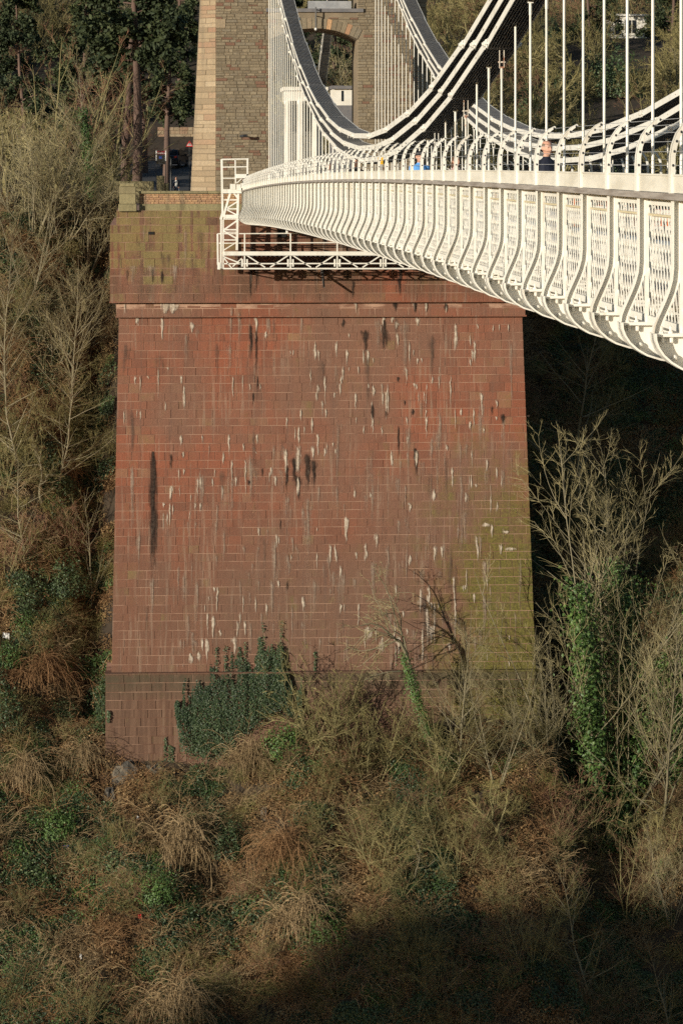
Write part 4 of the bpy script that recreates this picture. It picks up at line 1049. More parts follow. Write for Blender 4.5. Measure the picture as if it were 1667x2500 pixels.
    for s in (-1, 1):
        e = MB(); e.lathe([(.002, -.006), (.008, -.003), (.009, .002), (.003, .006)], (s * .031, -.086, hz + .117), 8); e.build('eye', 'cloth_black', o, True)
    if bag:
        b = MB(); p = hands[1] + np.array([0, 0, -.28]); loft(b, [(p[0], p[1], p[2] - .16, .06, .10), (p[0], p[1], p[2] - .05, .08, .13), (p[0], p[1], p[2] + .10, .05, .09), (p[0], p[1], p[2] + .22, .012, .02)], 10)
        bo = b.build('carrier_bag', 'litter_white', o, True)
    o.location = loc; o.rotation_euler = (0, 0, yaw); o.scale = (k, k, k); return o
def on_deck(x, X):
    Y = X / math.tan(TH + math.atan((x - CX) / F)); return (X, Y, float(rz(Y)) - 1.13)
person('balding man in a navy jacket walking along the near footway', on_deck(1335, 6.45), math.radians(28), 'cloth_navy', 'cloth_denim', 1.80, hair='hair_grey')
person('walker in a black beanie and bright blue jacket on the footway', on_deck(1024, 6.4), math.radians(10), 'cloth_blue', 'cloth_black', 1.76, hat='wool_black')
person('long haired brown haired walker in pale pink behind the fence', on_deck(1113, 6.5), math.radians(35), 'cloth_pink', 'cloth_denim', 1.62, hair='hair_brown', long_hair=True)
person('dark clothed walker far along the footway beside the yellow notice', on_deck(868, 6.4), math.radians(-10), 'cloth_black', 'cloth_black', 1.74, hair='hair_brown')
person('bare headed walker in white farthest along the bridge footway', on_deck(803, 6.4), math.radians(5), 'cloth_white', 'cloth_denim', 1.72, hair='hair_red')
yp = 262.0
person('red haired pedestrian in a white top carrying a white bag on the shaded road', (PX(430, yp), yp, zg(yp)), math.radians(6), 'cloth_navy', 'cloth_denim', 1.68, hair='hair_red', long_hair=True, bag=True, inner='cloth_white')
# ------------------------------------------------------------------ plants
vr = np.random.default_rng(42)
def unit(v): return v / np.maximum(1e-9, np.linalg.norm(v, axis=-1, keepdims=True))
def grow(par, R, per, t0, t1, lr, ang, up, wig, k, rr=.6, taper=.3, rg=vr, absl=None, tf=.55):
    """children of every parent polyline: par (n,k0,3), R (n,k0) -> (n*per,k,3), radii"""
    n, k0, _ = par.shape
    pi = np.repeat(np.arange(n), per); m = len(pi)
    t = rg.uniform(t0, t1, m) * (k0 - 1); i = np.minimum(t.astype(int), k0 - 2); f = (t - i)[:, None]
    p = par[pi, i] * (1 - f) + par[pi, i + 1] * f
    tan = unit(par[pi, i + 1] - par[pi, i]); r0 = (R[pi, i] * (1 - f[:, 0]) + R[pi, i + 1] * f[:, 0]) * rr
    plen = np.linalg.norm(np.diff(par, axis=1), axis=2).sum(1)[pi]
    L = (plen if absl is None else absl) * rg.uniform(*lr, m) * (1 - tf * t / (k0 - 1))
    perp = unit(np.cross(tan, unit(rg.normal(size=(m, 3))))); a = rg.uniform(*ang, m)[:, None]
    d = unit(tan * np.cos(a) + perp * np.sin(a))
    out = np.empty((m, k, 3)); out[:, 0] = p
    for j in range(1, k):
        d = unit(d + rg.normal(0, wig, (m, 3)) + np.array([0, 0, up])); out[:, j] = out[:, j - 1] + d * (L / (k - 1))[:, None]
    rad = r0[:, None] * np.linspace(1, taper, k)[None]
    return out, rad
def stems(n, h, spread, lean, wig, k, r, rg=vr, up=.05, base=.15):
    a = rg.uniform(0, 2 * np.pi, n); b = rg.uniform(0, base, n)
    p = np.stack([b * np.cos(a), b * np.sin(a), np.full(n, -.25)], 1); s = rg.uniform(.1, 1, n) * spread
    d = unit(np.stack([np.cos(a) * s, np.sin(a) * s, np.ones(n)], 1) + np.array(lean)); L = h * rg.uniform(.7, 1.0, n)
    out = np.empty((n, k, 3)); out[:, 0] = p
    for j in range(1, k):
        d = unit(d + rg.normal(0, wig, (n, 3)) + np.array([0, 0, up])); out[:, j] = out[:, j - 1] + d * (L / (k - 1))[:, None]
    return out, (r * rg.uniform(.7, 1.1, n))[:, None] * np.linspace(1, .07, k)[None] ** .9
def tube_mesh(name, sets, mat, extra=None):
    m = MB()
    for (p, r, s, rmin) in sets:
        n, k, _ = p.shape
        r = np.maximum(r, rmin * np.linspace(1, .3, k)[None]); V, Fq = tubes(p, r, s)
        m.add(V, Fq, np.repeat(vr.random(n), (k - 1) * s))
    if extra is not None: extra(m)
    return m.mesh(name, mat)
def leaves(mb, C, N, size, rg=vr, fold=.25):
    """diamond leaves (two triangles, folded on the midrib) at C facing N"""
    n = len(C); N = unit(N); ref = unit(rg.normal(size=(n, 3))); A = unit(np.cross(N, ref)); B = np.cross(N, A)
    s = (size * rg.uniform(.6, 1.3, n))[:, None]
    V = np.stack([C - A * s * .5, C + B * s * .38 - N * s * fold * .4, C + A * s * .55, C - B * s * .38 - N * s * fold * .4], 1).reshape(-1, 3)
    i = np.arange(n)[:, None] * 4
    Fq = np.concatenate([i + np.array([[0, 1, 2]]), i + np.array([[0, 2, 3]])], 1).reshape(-1, 3)
    mb.add(V, Fq, np.repeat(rg.random(n), 2))
PROTO = {}
def tree_proto(key, trunk, limbs, tw1, tw2, bark, twig, ivy=0, needle=None, tmin=.0105):
    """sets of (polylines, radii); thick wood in 'trunk', thin wood in 'crown'"""
    tm_ = tube_mesh('trunk', [(trunk[0], trunk[1], 7, .01), (limbs[0], limbs[1], 5, .009)], bark)
    tm_.polygons.foreach_set('use_smooth', np.ones(len(tm_.polygons), bool))
    cm = tube_mesh('crown', [(tw1[0], tw1[1], 3, tmin), (tw2[0], tw2[1], 3, tmin * .7)], twig)
    parts = [('trunk', tm_), ('crown', cm)]
    if ivy:
        m = MB(); tp, trd = trunk; n0 = len(tp)
        qs = range(n0) if n0 < 3 else np.argsort(np.linalg.norm(tp[:, -1, :2] - tp[:, 0, :2], axis=1))[:4]
        for q in qs:
            cnt = ivy // len(qs); k0 = tp.shape[1]; t = vr.beta(1.15, 1.25, cnt) * (k0 - 1) * .68; i = np.minimum(t.astype(int), k0 - 2); f = (t - i)[:, None]
            c = tp[q, i] * (1 - f) + tp[q, i + 1] * f; a = vr.uniform(0, 2 * np.pi, cnt); rad = .08 + vr.gamma(2, .09, cnt)
            off = np.stack([np.cos(a), np.sin(a), vr.normal(0, .3, cnt)], 1); leaves(m, c + off * rad[:, None], off + vr.normal(0, .5, (cnt, 3)) + [0, -.2, .2], .085)
        parts.append(('ivy', m.mesh('ivy', 'ivy_bright')))
    if needle is not None: parts.append(('foliage', needle))
    PROTO[key] = parts
def upright(key, h, nl, r, bark, twig, spread=(.55, 1.05), wig=.05, ivy=0, nst=1, lean=(0, 0, 0), stsp=.25, dens=1.0, up=.045):
    tr_ = stems(nst, h, stsp if nst > 1 else .06, lean, wig, 12, r, up=.04, base=.25 if nst > 1 else .01)
    lb = grow(tr_[0], tr_[1], int(nl / nst), .12, .98, (.30, .66), spread, up, .06, 8, .55, .2, tf=.72)
    t1 = grow(lb[0], lb[1], int(10 * dens), .15, 1, (.22, .5), (.4, .8), .03, .08, 5, .45, .25)
    t2 = grow(t1[0], t1[1], int(4 * dens), .15, 1, (.3, .65), (.35, .85), .01, .12, 3, .6, .3)
    tree_proto(key, tr_, lb, t1, t2, bark, twig, ivy, tmin=.0056)
def gnarled(key, h, r, bark, twig, lean=(0, 0, 0), nl=14, dens=1.0):
    tr_ = stems(1, h * .62, .1, lean, .16, 9, r, up=.02, base=.01)
    l0 = grow(tr_[0], tr_[1], nl, .35, 1, (.5, .95), (.5, 1.1), .05, .22, 8, .62, .3)
    l1 = grow(l0[0], l0[1], 5, .25, 1, (.3, .6), (.5, 1.1), .04, .24, 6, .55, .35)
    lb = (np.concatenate([l0[0][:, :6], l1[0]]), np.concatenate([l0[1][:, :6], l1[1]]))
    t1 = grow(l1[0], l1[1], int(8 * dens), .1, 1, (.3, .7), (.4, 1.1), .04, .2, 5, .5, .5)
    t2 = grow(t1[0], t1[1], int(5 * dens), .1, 1, (.3, .7), (.4, 1.1), .02, .2, 3, .6, .6)
    # whole limbs belong to the trunk part
    trunk = tr_; m_limbs = lb
    tree_proto(key, trunk, m_limbs, (np.concatenate([t1[0], l0[0][:, 3:]]), np.concatenate([t1[1], l0[1][:, 3:]])), t2, bark, twig)
def shrub(key, n, h, spread, bark, twig, r=.03, wig=.09, dens=1.0, up=.03):
    tr_ = stems(n, h, spread, (0, 0, 0), wig, 9, r, up=up, base=.35)
    lb = grow(tr_[0], tr_[1], 5, .15, .95, (.35, .7), (.4, 1.0), .03, .15, 7, .65, .4)
    t1 = grow(lb[0], lb[1], int(5 * dens), .1, 1, (.3, .7), (.4, 1.1), .02, .18, 5, .6, .6)
    t2 = grow(t1[0], t1[1], int(3 * dens), .1, 1, (.35, .8), (.4, 1.1), 0, .2, 3, .75, .7)
    tree_proto(key, tr_, lb, t1, t2, bark, twig)
def bramble_mound(key, n, R, h, mat, droop=.22):
    """arching canes falling outwards from a crown"""
    a = vr.uniform(0, 2 * np.pi, n); px_, py_ = vr.normal(0, R * .42, n), vr.normal(0, R * .3, n)
    p0 = np.stack([px_, py_, h * (.3 + .5 * np.exp(-(px_ / R) ** 2 * 2)) * vr.uniform(.5, 1.1, n) * (1 + .4 * np.sin(px_ * 5 / R))], 1)
    d = unit(np.stack([np.cos(a) * vr.uniform(.2, 1, n), np.sin(a) * vr.uniform(.2, 1, n) - .45, vr.uniform(.1, 1.2, n)], 1)); L = R * vr.gamma(5, .2, n)
    k = 9; out = np.empty((n, k, 3)); out[:, 0] = p0
    for j in range(1, k):
        d = unit(d + vr.normal(0, .12, (n, 3)) + np.array([0, 0, -droop * .7 - .03 * j])); out[:, j] = out[:, j - 1] + d * (L / (k - 1))[:, None]
    rad = np.full((n, k), .009)
    ch = grow(out, rad, 3, .3, 1, (.15, .4), (.3, .9), -.12, .15, 4, .8, .7)
    st_ = stems(6, h * .7, .3, (0, 0, 0), .1, 6, .03)
    PROTO[key] = [('canes', tube_mesh('canes', [(out, rad, 3, .008), (ch[0], ch[1], 3, .006)], mat)), ('stems', tube_mesh('stems', [(st_[0], st_[1], 5, .01)], 'bark_olive'))]
def evergreen(key, h, r, n_br, droop=-.05, bare=.25, leaf=.28, dens=70, bark='bark_pine', mat='needle', length=(.16, .30)):
    tr_ = stems(1, h, .02, (0, 0, 0), .02, 12, r, base=.01)
    lb = grow(tr_[0], tr_[1], n_br, bare, .99, length, (1.0, 1.5), droop, .06, 7, .4, .3, tf=.75)
    t1 = grow(lb[0], lb[1], 6, .2, 1, (.25, .5), (.5, 1.0), droop, .1, 4, .5, .5)
    m = MB(); c = np.concatenate([t1[0].reshape(-1, 3), lb[0][:, 3:].reshape(-1, 3)])
    reps = max(1, int(dens * n_br * 6 / len(c))); C = np.repeat(c, reps, 0) + vr.normal(0, .16, (len(c) * reps, 3)); leaves(m, C, vr.normal(0, 1, C.shape) + [0, 0, .6], leaf)
    tree_proto(key, tr_, lb, t1, t1, bark, bark, needle=m.mesh('foliage', mat))
upright('ash', 10.0, 40, .075, 'bark_pale', 'twig_pale', (.55, 1.1))
upright('ash2', 10.0, 34, .08, 'bark_pale', 'twig_olive', (.7, 1.3), .09)
upright('ivy_ash', 10.0, 42, .06, 'bark_pale', 'twig_pale', (.5, 1.1), ivy=5000)
upright('fan', 8.0, 66, .036, 'bark_pale', 'twig_pale', (.5, 1.0), .06, nst=6, stsp=.9, dens=1.0)
upright('fan_ivy', 9.0, 98, .035, 'bark_pale', 'twig_pale', (.45, .85), .035, nst=7, stsp=.88, ivy=14000, dens=1.1)
upright('red_fan', 8.0, 55, .08, 'bark_olive', 'twig_red', (.5, .95), .06, nst=5, stsp=.7)
upright('sapling', 6.0, 18, .05, 'bark_pale', 'twig_olive', (.5, .9), .06, dens=.5)
gnarled('oak', 9.0, .24, 'bark_olive', 'twig_olive')
gnarled('oak2', 9.0, .20, 'bark_pale', 'twig_olive', lean=(.4, 0, 0))
shrub('thicket', 12, 4.2, 1.1, 'bark_olive', 'twig_olive')
shrub('hazel', 18, 5.5, .7, 'bark_pale', 'twig_pale', .035, .08)
shrub('red_thicket', 12, 3.8, 1.1, 'bark_olive', 'twig_red', .025)
shrub('scrub', 10, 2.6, 1.4, 'bark_olive', 'twig_olive', .02, .14)
bramble_mound('mound', 330, 1.25, 1.3, 'bramble_tan'); bramble_mound('mound_red', 330, 1.3, 1.2, 'bramble_red')
evergreen('pine', 20.0, .34, 46, -.04, .45, .34, 60)
evergreen('fir_high', 18.0, .30, 60, -.13, .42, .26, 45)
evergreen('fir', 18.0, .30, 70, -.13, .10, .26, 45)
# broadleaf evergreen bush (holly / laurel / ivy clump)
def leafy_bush(key, R, h, n, mat):
    u = unit(vr.normal(size=(n, 3))); u[:, 2] = np.abs(u[:, 2]); rad = vr.uniform(.55, 1.0, n)[:, None]
    nz = 1 + .35 * np.sin(u[:, :1] * 6 + 1) * np.sin(u[:, 1:2] * 7) 
    C = u * rad * nz * np.array([R, R, h]); m = MB(); leaves(m, C, u + vr.normal(0, .45, C.shape), .11)
    s = stems(9, h * .8, .8, (0, 0, 0), .1, 6, .025)
    PROTO[key] = [('foliage', m.mesh('foliage', mat)), ('stems', tube_mesh('stems', [(s[0], s[1], 5, .01)], 'bark_olive'))]
leafy_bush('holly', 1.3, 2.2, 2600, 'ivy_leaf'); leafy_bush('laurel', 1.5, 1.7, 2600, 'ivy_bright')

used = {}
def plant(key, name, cat, label, pos, h=1.0, rot=None, lean=(0, 0), group=None):
    o = thing(name, label, cat, pos, group)
    for nm, me in PROTO[key]: link(nm, me, o)
    o.rotation_euler = (lean[1], lean[0], vr.uniform(0, 6.28) if rot is None else rot); o.scale = (h, h, h)
    return o
def gp(x, Y, dz=0.0):
    X = PX(x, Y); return (X, Y, float(ground(X, Y)) + dz)
# ---- single trees, shrubs and mounds that the photograph lets one pick out
T = [
 # plateau, upper left
 ('pine', 'pine_tree', 'tree', 'tall dark pine with bare trunk, right one of the pair by the tower', 333, 236, 1.15, (0, 0)),
 ('pine', 'pine_tree', 'tree', 'tall slim pine, left one of the pair of bare trunks', 306, 243, 1.1, (0, 0)),
 ('fir_high', 'fir_tree', 'tree', 'dark drooping evergreen close beside the tower corner', 405, 268, 1.05, (0, 0)),
 ('fir_high', 'fir_tree', 'tree', 'dark evergreen behind the two pine trunks', 352, 290, 1.2, (0, 0)),
 ('fir', 'fir_tree', 'tree', 'dark evergreen at the top left corner', 70, 268, 1.1, (0, 0)),
 ('fir', 'fir_tree', 'tree', 'dark evergreen behind the ivy clad tree', 195, 285, 1.2, (0, 0)),
 ('fir_high', 'fir_tree', 'tree', 'dark evergreen rising behind the telephone kiosk', 440, 318, 1.2, (0, 0)),
 ('ivy_ash', 'ivy_clad_tree', 'tree', 'slender bare tree with bright ivy up its trunk at upper left', 226, 231, 1.35, (0, 0)),
 ('red_fan', 'bare_tree', 'tree', 'reddish twigged bare tree left of the ivy clad tree', 150, 235, 2.0, (0, 0)),
 ('red_fan', 'bare_tree', 'tree', 'reddish twigged bare tree between the ivy clad tree and the pines', 275, 239, 1.8, (0, 0)),
 ('red_fan', 'bare_tree', 'tree', 'reddish twigged bare tree left of the taller reddish tree', 85, 240, 1.7, (0, 0)),
 ('oak', 'bare_tree', 'tree', 'mossy crooked bare tree at the upper left edge', 22, 234, 1.7, (0, 0)),
 ('oak', 'bare_tree', 'tree', 'crooked bare tree behind the reddish twigs at upper left', 110, 252, 1.5, (0, 0)),
 # brow of the slope, left
 ('hazel', 'bare_shrub', 'shrub', 'pale dense leafless shrub on the brow at the left edge', 12, 219, 1.45, (0, 0)),
 ('hazel', 'bare_shrub', 'shrub', 'pale dense leafless shrub on the brow, second from the left edge', 78, 217, 1.6, (0, 0)),
 ('hazel', 'bare_shrub', 'shrub', 'pale dense leafless shrub on the brow below the ivy clad tree', 145, 218, 1.55, (0, 0)),
 ('hazel', 'bare_shrub', 'shrub', 'pale dense leafless shrub on the brow nearest the abutment pillar', 212, 219, 1.3, (0, 0)),
 ('thicket', 'bare_shrub', 'shrub', 'dark tangled shrub leaning over the abutment pillar', 262, 224, 1.2, (0, 0)),
 # left slope
 ('fan', 'bare_tree', 'tree', 'many stemmed pale bare tree on the left slope just under the brow', 70, 213, 1.15, (0, 0)),
 ('fan', 'bare_tree', 'tree', 'many stemmed pale bare tree beside the top corner of the abutment', 205, 214, 1.0, (0, 0)),
 ('ash', 'bare_tree', 'tree', 'slender pale bare tree at the left edge under the brow', 15, 208, 1.1, (0, 0)),
 ('oak2', 'bare_tree', 'tree', 'crooked pale bare tree in the middle of the left slope', 105, 203, .85, (.1, 0)),
 ('ash2', 'bare_tree', 'tree', 'drooping bare tree low on the left slope', 60, 199.5, .8, (-.3, 0)),
 ('thicket', 'bare_shrub', 'shrub', 'olive shrub close to the left flank, upper slope', 245, 207, 1.1, (0, 0)),
 ('thicket', 'bare_shrub', 'shrub', 'tangled shrub at the left edge below the crooked tree', 10, 203, 1.3, (0, 0)),
 ('hazel', 'bare_shrub', 'shrub', 'pale upright shrub in the upper part of the left slope', 130, 211, 1.1, (0, 0)),
 ('ash', 'bare_tree', 'tree', 'pale trunked bare tree halfway up the left slope beside the abutment top', 165, 209, 1.15, (0, 0)),
 ('ash2', 'bare_tree', 'tree', 'leaning pale trunk below the brow on the left slope', 140, 204, 1.0, (-.35, 0)),
 ('ash2', 'bare_tree', 'tree', 'forked bare tree at the left edge above the bank', 40, 204, 1.0, (-.1, 0)),
 ('thicket', 'bare_shrub', 'shrub', 'olive tangled shrub at the left edge, upper slope', 30, 211, 1.2, (0, 0)),
 ('thicket', 'bare_shrub', 'shrub', 'olive tangled shrub beside the upper abutment corner', 225, 211, 1.0, (0, 0)),
 ('thicket', 'bare_shrub', 'shrub', 'olive tangled shrub in the middle of the left slope', 100, 206, 1.1, (0, 0)),
 ('red_thicket', 'bare_shrub', 'shrub', 'brownish shrub hanging over the bank on the left slope', 170, 202, 1.0, (0, 0)),
 ('red_thicket', 'bare_shrub', 'shrub', 'brownish shrub at the left edge, middle slope', 20, 199, 1.1, (0, 0)),
 ('sapling', 'sapling', 'tree', 'thin pale sapling standing close to the left flank of the abutment', 222, 200.5, 1.4, (.08, 0)),
 ('holly', 'evergreen_bush', 'bush', 'dark green holly bush beside the left flank of the abutment', 160, 199.5, 1.1, (0, 0)),
 ('laurel', 'evergreen_bush', 'bush', 'green bush against the left abutment edge, level with the black streak', 236, 197, .9, (0, 0)),
 ('laurel', 'evergreen_bush', 'bush', 'green bush at the left edge on the lower bank', 18, 195, .8, (0, 0)),
 ('scrub', 'bare_shrub', 'shrub', 'sparse scrub on the brown bank at far left', 60, 195.5, 1.1, (0, 0)),
 ('mound_red', 'bramble_mound', 'bramble', 'reddish brown bramble heap on the left bank', 95, 195, 1.2, (0, 0)),
 ('mound', 'bramble_mound', 'bramble', 'tan bramble heap left of the plinth', 190, 191, 1.0, (0, 0)),
 ('mound', 'bramble_mound', 'bramble', 'tan bramble heap at the left edge below the bank', 50, 190, 1.2, (0, 0)),
 ('holly', 'evergreen_bush', 'bush', 'dark evergreen clump at the left edge beside the plinth level', 10, 192, 1.1, (0, 0)),
 ('laurel', 'evergreen_bush', 'bush', 'green ivy clump left of the rock under the plinth', 140, 187.5, 1.0, (0, 0)),
 # foot of the abutment
 ('mound', 'bramble_mound', 'bramble', 'pinkish tan bramble mound below the exposed rock', 435, 186.0, 1.5, (0, 0)),
 ('mound', 'bramble_mound', 'bramble', 'small tan bramble mound leaning against the ivy on the wall', 605, 189.8, 1.15, (0, 0)),
 ('laurel', 'evergreen_bush', 'bush', 'bright green bush right of the wall ivy', 700, 189.7, 1.1, (0, 0)),
 ('mound', 'bramble_mound', 'bramble', 'tan bramble mound with trailing canes in the lower centre', 425, 176.5, 1.5, (0, 0)),
 ('mound', 'bramble_mound', 'bramble', 'tan bramble cascade right of centre above the shadow edge', 725, 180.5, 1.4, (0, 0)),
 ('mound_red', 'bramble_mound', 'bramble', 'reddish bramble heap above the cascade', 690, 184.5, 1.3, (0, 0)),
 ('holly', 'evergreen_bush', 'bush', 'dark ivy hollow right of the bramble mound', 560, 186.0, 1.0, (0, 0)),
 ('laurel', 'evergreen_bush', 'bush', 'ivy clump hanging under the bramble mound', 385, 183.0, 1.0, (0, 0)),
 ('laurel', 'evergreen_bush', 'bush', 'ivy clump right of the tan cascade', 790, 180.0, 1.0, (0, 0)),
 # shrubs before the plinth, centre right
 ('thicket', 'bare_shrub', 'shrub', 'dense pinkish twigged shrub before the plinth, left of the ivy stump', 800, 189.2, 1.7, (0, 0)),
 ('scrub', 'bare_shrub', 'shrub', 'low scrub between the wall ivy and the twiggy shrub', 745, 189.0, 1.9, (0, 0)),
 ('ash', 'bare_tree', 'tree', 'slim straight bare tree rising before the mossy plinth', 1118, 187.6, 1.15, (0, 0)),
 ('fan', 'bare_tree', 'tree', 'many stemmed pale bare tree before the right end of the plinth', 1215, 187.0, 1.05, (0, 0)),
 ('thicket', 'bare_shrub', 'shrub', 'olive shrub under the crooked tree', 900, 188.0, 1.6, (0, 0)),
 ('thicket', 'bare_shrub', 'shrub', 'olive shrub below the slim straight tree', 1075, 187.0, 1.5, (0, 0)),
 ('oak', 'bare_tree', 'tree', 'pale forked bare tree low on the slope right of centre', 1225, 183.0, .95, (.2, 0)),
 ('oak2', 'bare_tree', 'tree', 'gnarled bare tree above the shadow edge right of centre', 1015, 182.0, .62, (-.1, 0)),
 ('thicket', 'bare_shrub', 'shrub', 'olive shrub above the shadow edge at the centre', 930, 183.0, 1.3, (0, 0)),
 ('thicket', 'bare_shrub', 'shrub', 'pale tangle above the shadow edge, right of the gnarled tree', 1120, 182.0, 1.3, (0, 0)),
 ('red_thicket', 'bare_shrub', 'shrub', 'reddish shrub among the bare trees at lower right', 1380, 186.5, 1.2, (0, 0)),
 ('laurel', 'evergreen_bush', 'bush', 'rounded green bush at the foot of the slim straight tree', 1085, 188.4, .75, (0, 0)),
 # right of the abutment
 ('fan_ivy', 'ivy_clad_tree', 'tree', 'large fan of pale bare stems with ivy right of the abutment', 1490, 189.5, 2.6, (0, 0)),
 ('ivy_ash', 'ivy_clad_tree', 'tree', 'tall bare tree with ivy trunk, second from the right edge', 1572, 191.5, 2.35, (0, 0)),
 ('ivy_ash', 'ivy_clad_tree', 'tree', 'tall bare tree with ivy trunk at the right edge', 1640, 190.5, 2.05, (0, 0)),
 ('fan', 'bare_tree', 'tree', 'low spreading bare tree touching the abutment right flank', 1345, 189.0, 1.25, (-.1, 0)),
 ('ash', 'bare_tree', 'tree', 'straight bare stem at the right edge of the slope', 1610, 187.5, 1.6, (0, 0)),
 ('thicket', 'bare_shrub', 'shrub', 'tangled shrub under the ivy fan tree', 1450, 187.5, 1.3, (0, 0)),
 ('thicket', 'bare_shrub', 'shrub', 'tangled shrub at the lower right edge in sun', 1600, 186.0, 1.3, (0, 0)),
 ('laurel', 'evergreen_bush', 'bush', 'bright ivy heap at the foot of the fan tree', 1500, 188.5, 1.3, (0, 0)),
 ('fan', 'bare_tree', 'tree', 'pale many stemmed bare tree at the right edge above the shadow', 1640, 183.0, .9, (0, 0)),
 ('red_fan', 'bare_tree', 'tree', 'reddish stemmed bare tree at lower right', 1530, 184.5, .8, (0, 0)),
 ('ash2', 'bare_tree', 'tree', 'pale bare tree standing in the shadow at lower right', 1440, 178.5, .95, (0, 0)),
 ('ash2', 'bare_tree', 'tree', 'thin bare tree in the shadow at the right edge', 1640, 178.0, .7, (0, 0)),
 ('thicket', 'bare_shrub', 'shrub', 'dim shrub in the shadow at the bottom, right of centre', 1020, 177.5, 1.0, (0, 0)),
 ('thicket', 'bare_shrub', 'shrub', 'dim shrub in the shadow near the lower right corner', 1300, 177.0, 1.1, (0, 0)),
 ('red_thicket', 'bare_shrub', 'shrub', 'dim brownish shrub in the shadow at the bottom centre', 830, 177.0, 1.1, (0, 0)),
 ('ash2', 'bare_tree', 'tree', 'dark bare trunk in the shade behind the right flank of the abutment', 1405, 204, 1.5, (0, 0)),
 # hill behind the bridge, upper right
 ('oak', 'bare_tree', 'tree', 'crooked bare tree on the hill left of the white house', 1420, 300, 1.6, (0, 0)),
 ('oak', 'bare_tree', 'tree', 'crooked bare tree on the hill below the white house', 1530, 290, 1.3, (0, 0)),
 ('oak2', 'bare_tree', 'tree', 'crooked bare tree on the hill at the right edge', 1650, 285, 1.6, (0, 0)),
 ('oak', 'bare_tree', 'tree', 'mossy crooked bare tree behind the chains on the hill', 1320, 285, 1.6, (0, 0)),
 ('oak2', 'bare_tree', 'tree', 'mossy leaning bare tree behind the crossing of the chains', 1225, 272, 1.5, (0, 0)),
 ('hazel', 'bare_tree', 'tree', 'pale twiggy tree right of the tower behind the far chain', 1120, 262, 2.4, (0, 0)),
 ('fir', 'fir_tree', 'tree', 'dark evergreen on the hill behind the hanger rods', 1440, 322, .9, (0, 0)),
 ('fir', 'fir_tree', 'tree', 'dark evergreen on the hill right of the white house', 1640, 318, 1.0, (0, 0)),
 ('holly', 'evergreen_bush', 'bush', 'dark rounded bush below the white house', 1505, 300, 2.2, (0, 0)),
 ('red_fan', 'bare_tree', 'tree', 'reddish twigged tree on the hill beside the right edge', 1585, 275, 1.1, (0, 0)),
 ('fir', 'fir_tree', 'tree', 'dark evergreen seen through the tower arch', 812, 296, 1.0, (0, 0)),
 ('fir', 'fir_tree', 'tree', 'dark evergreen behind the toll house', 735, 300, .9, (0, 0)),
 ('oak', 'bare_tree', 'tree', 'bare tree seen through the tower arch', 790, 285, 1.3, (0, 0)),
 ('oak2', 'bare_tree', 'tree', 'bare tree seen through the arch behind the white lodge', 850, 285, 1.3, (0, 0)),
]
for key, nm, cat, lab, x, Y, h, ln in T:
    plant(key, nm, cat, lab, gp(x, Y), h, lean=ln, rot=vr.uniform(-.5, .5) if key.startswith('mound') else None)
# crooked tree with an ivy stump: main limbs follow the photograph, twigs grow from them
YK = 188.4
def limb_px(pts, k=9):
    q = np.array([P(x, y, YK + dy) for x, y, dy in pts]); t = np.linspace(0, len(q) - 1, k); i = np.minimum(t.astype(int), len(q) - 2); f = (t - i)[:, None]; return q[i] * (1 - f) + q[i + 1] * f
base = np.array(gp(1052, YK)); 
tl = np.stack([limb_px([(1052, 1830, 0), (1030, 1740, 0), (1008, 1650, 0), (990, 1595, -.1), (978, 1570, -.2), (955, 1552, -.3), (930, 1530, -.5), (905, 1522, -.7), (880, 1528, -.9)]),
               limb_px([(990, 1600, 0), (985, 1560, .2), (962, 1500, .4), (952, 1460, .5), (935, 1420, .6), (915, 1395, .8)]),
               limb_px([(978, 1640, 0), (950, 1640, -.4), (915, 1650, -.8), (880, 1665, -1.1)]),
               limb_px([(995, 1600, 0), (985, 1555, -.3), (960, 1540, -.8), (945, 1500, -1.1), (900, 1480, -1.3)])])
rl = np.array([np.linspace(.13, .03, 9), np.linspace(.06, .015, 9), np.linspace(.05, .015, 9), np.linspace(.05, .015, 9)])
lb = grow(tl, rl, 9, .35, 1, (.25, .6), (.5, 1.2), .02, .25, 7, .55, .35); t1 = grow(lb[0], lb[1], 7, .1, 1, (.3, .7), (.5, 1.2), -.02, .25, 5, .6, .6); t2 = grow(t1[0], t1[1], 3, .1, 1, (.3, .8), (.5, 1.2), -.03, .25, 3, .75, .7)
CK = thing('crooked_tree', 'crooked bare tree with an ivy wrapped stump before the plinth', 'tree', tuple(base))
for nm, sets, mt in (('trunk', [(tl, rl, 7, .02), (lb[0], lb[1], 5, .012)], 'bark_pale'), ('crown', [(t1[0], t1[1], 3, .010), (t2[0], t2[1], 3, .008)], 'twig_pale')):
    me = tube_mesh(nm, sets, mt); o = link(nm, me, CK, -base)
m = MB(); n = 2600; t = vr.random(n); p0 = P(1048, 1800, YK); p1 = P(985, 1600, YK)
C = p0 + (p1 - p0) * t[:, None]; off = unit(vr.normal(size=(n, 3))); leaves(m, C + off * (.12 + vr.gamma(2, .13, n) * (1.25 - .5 * t))[:, None], off + [0, -.3, .2], .11)
o = link('ivy', m.mesh('ivy', 'ivy_bright'), CK, -base)
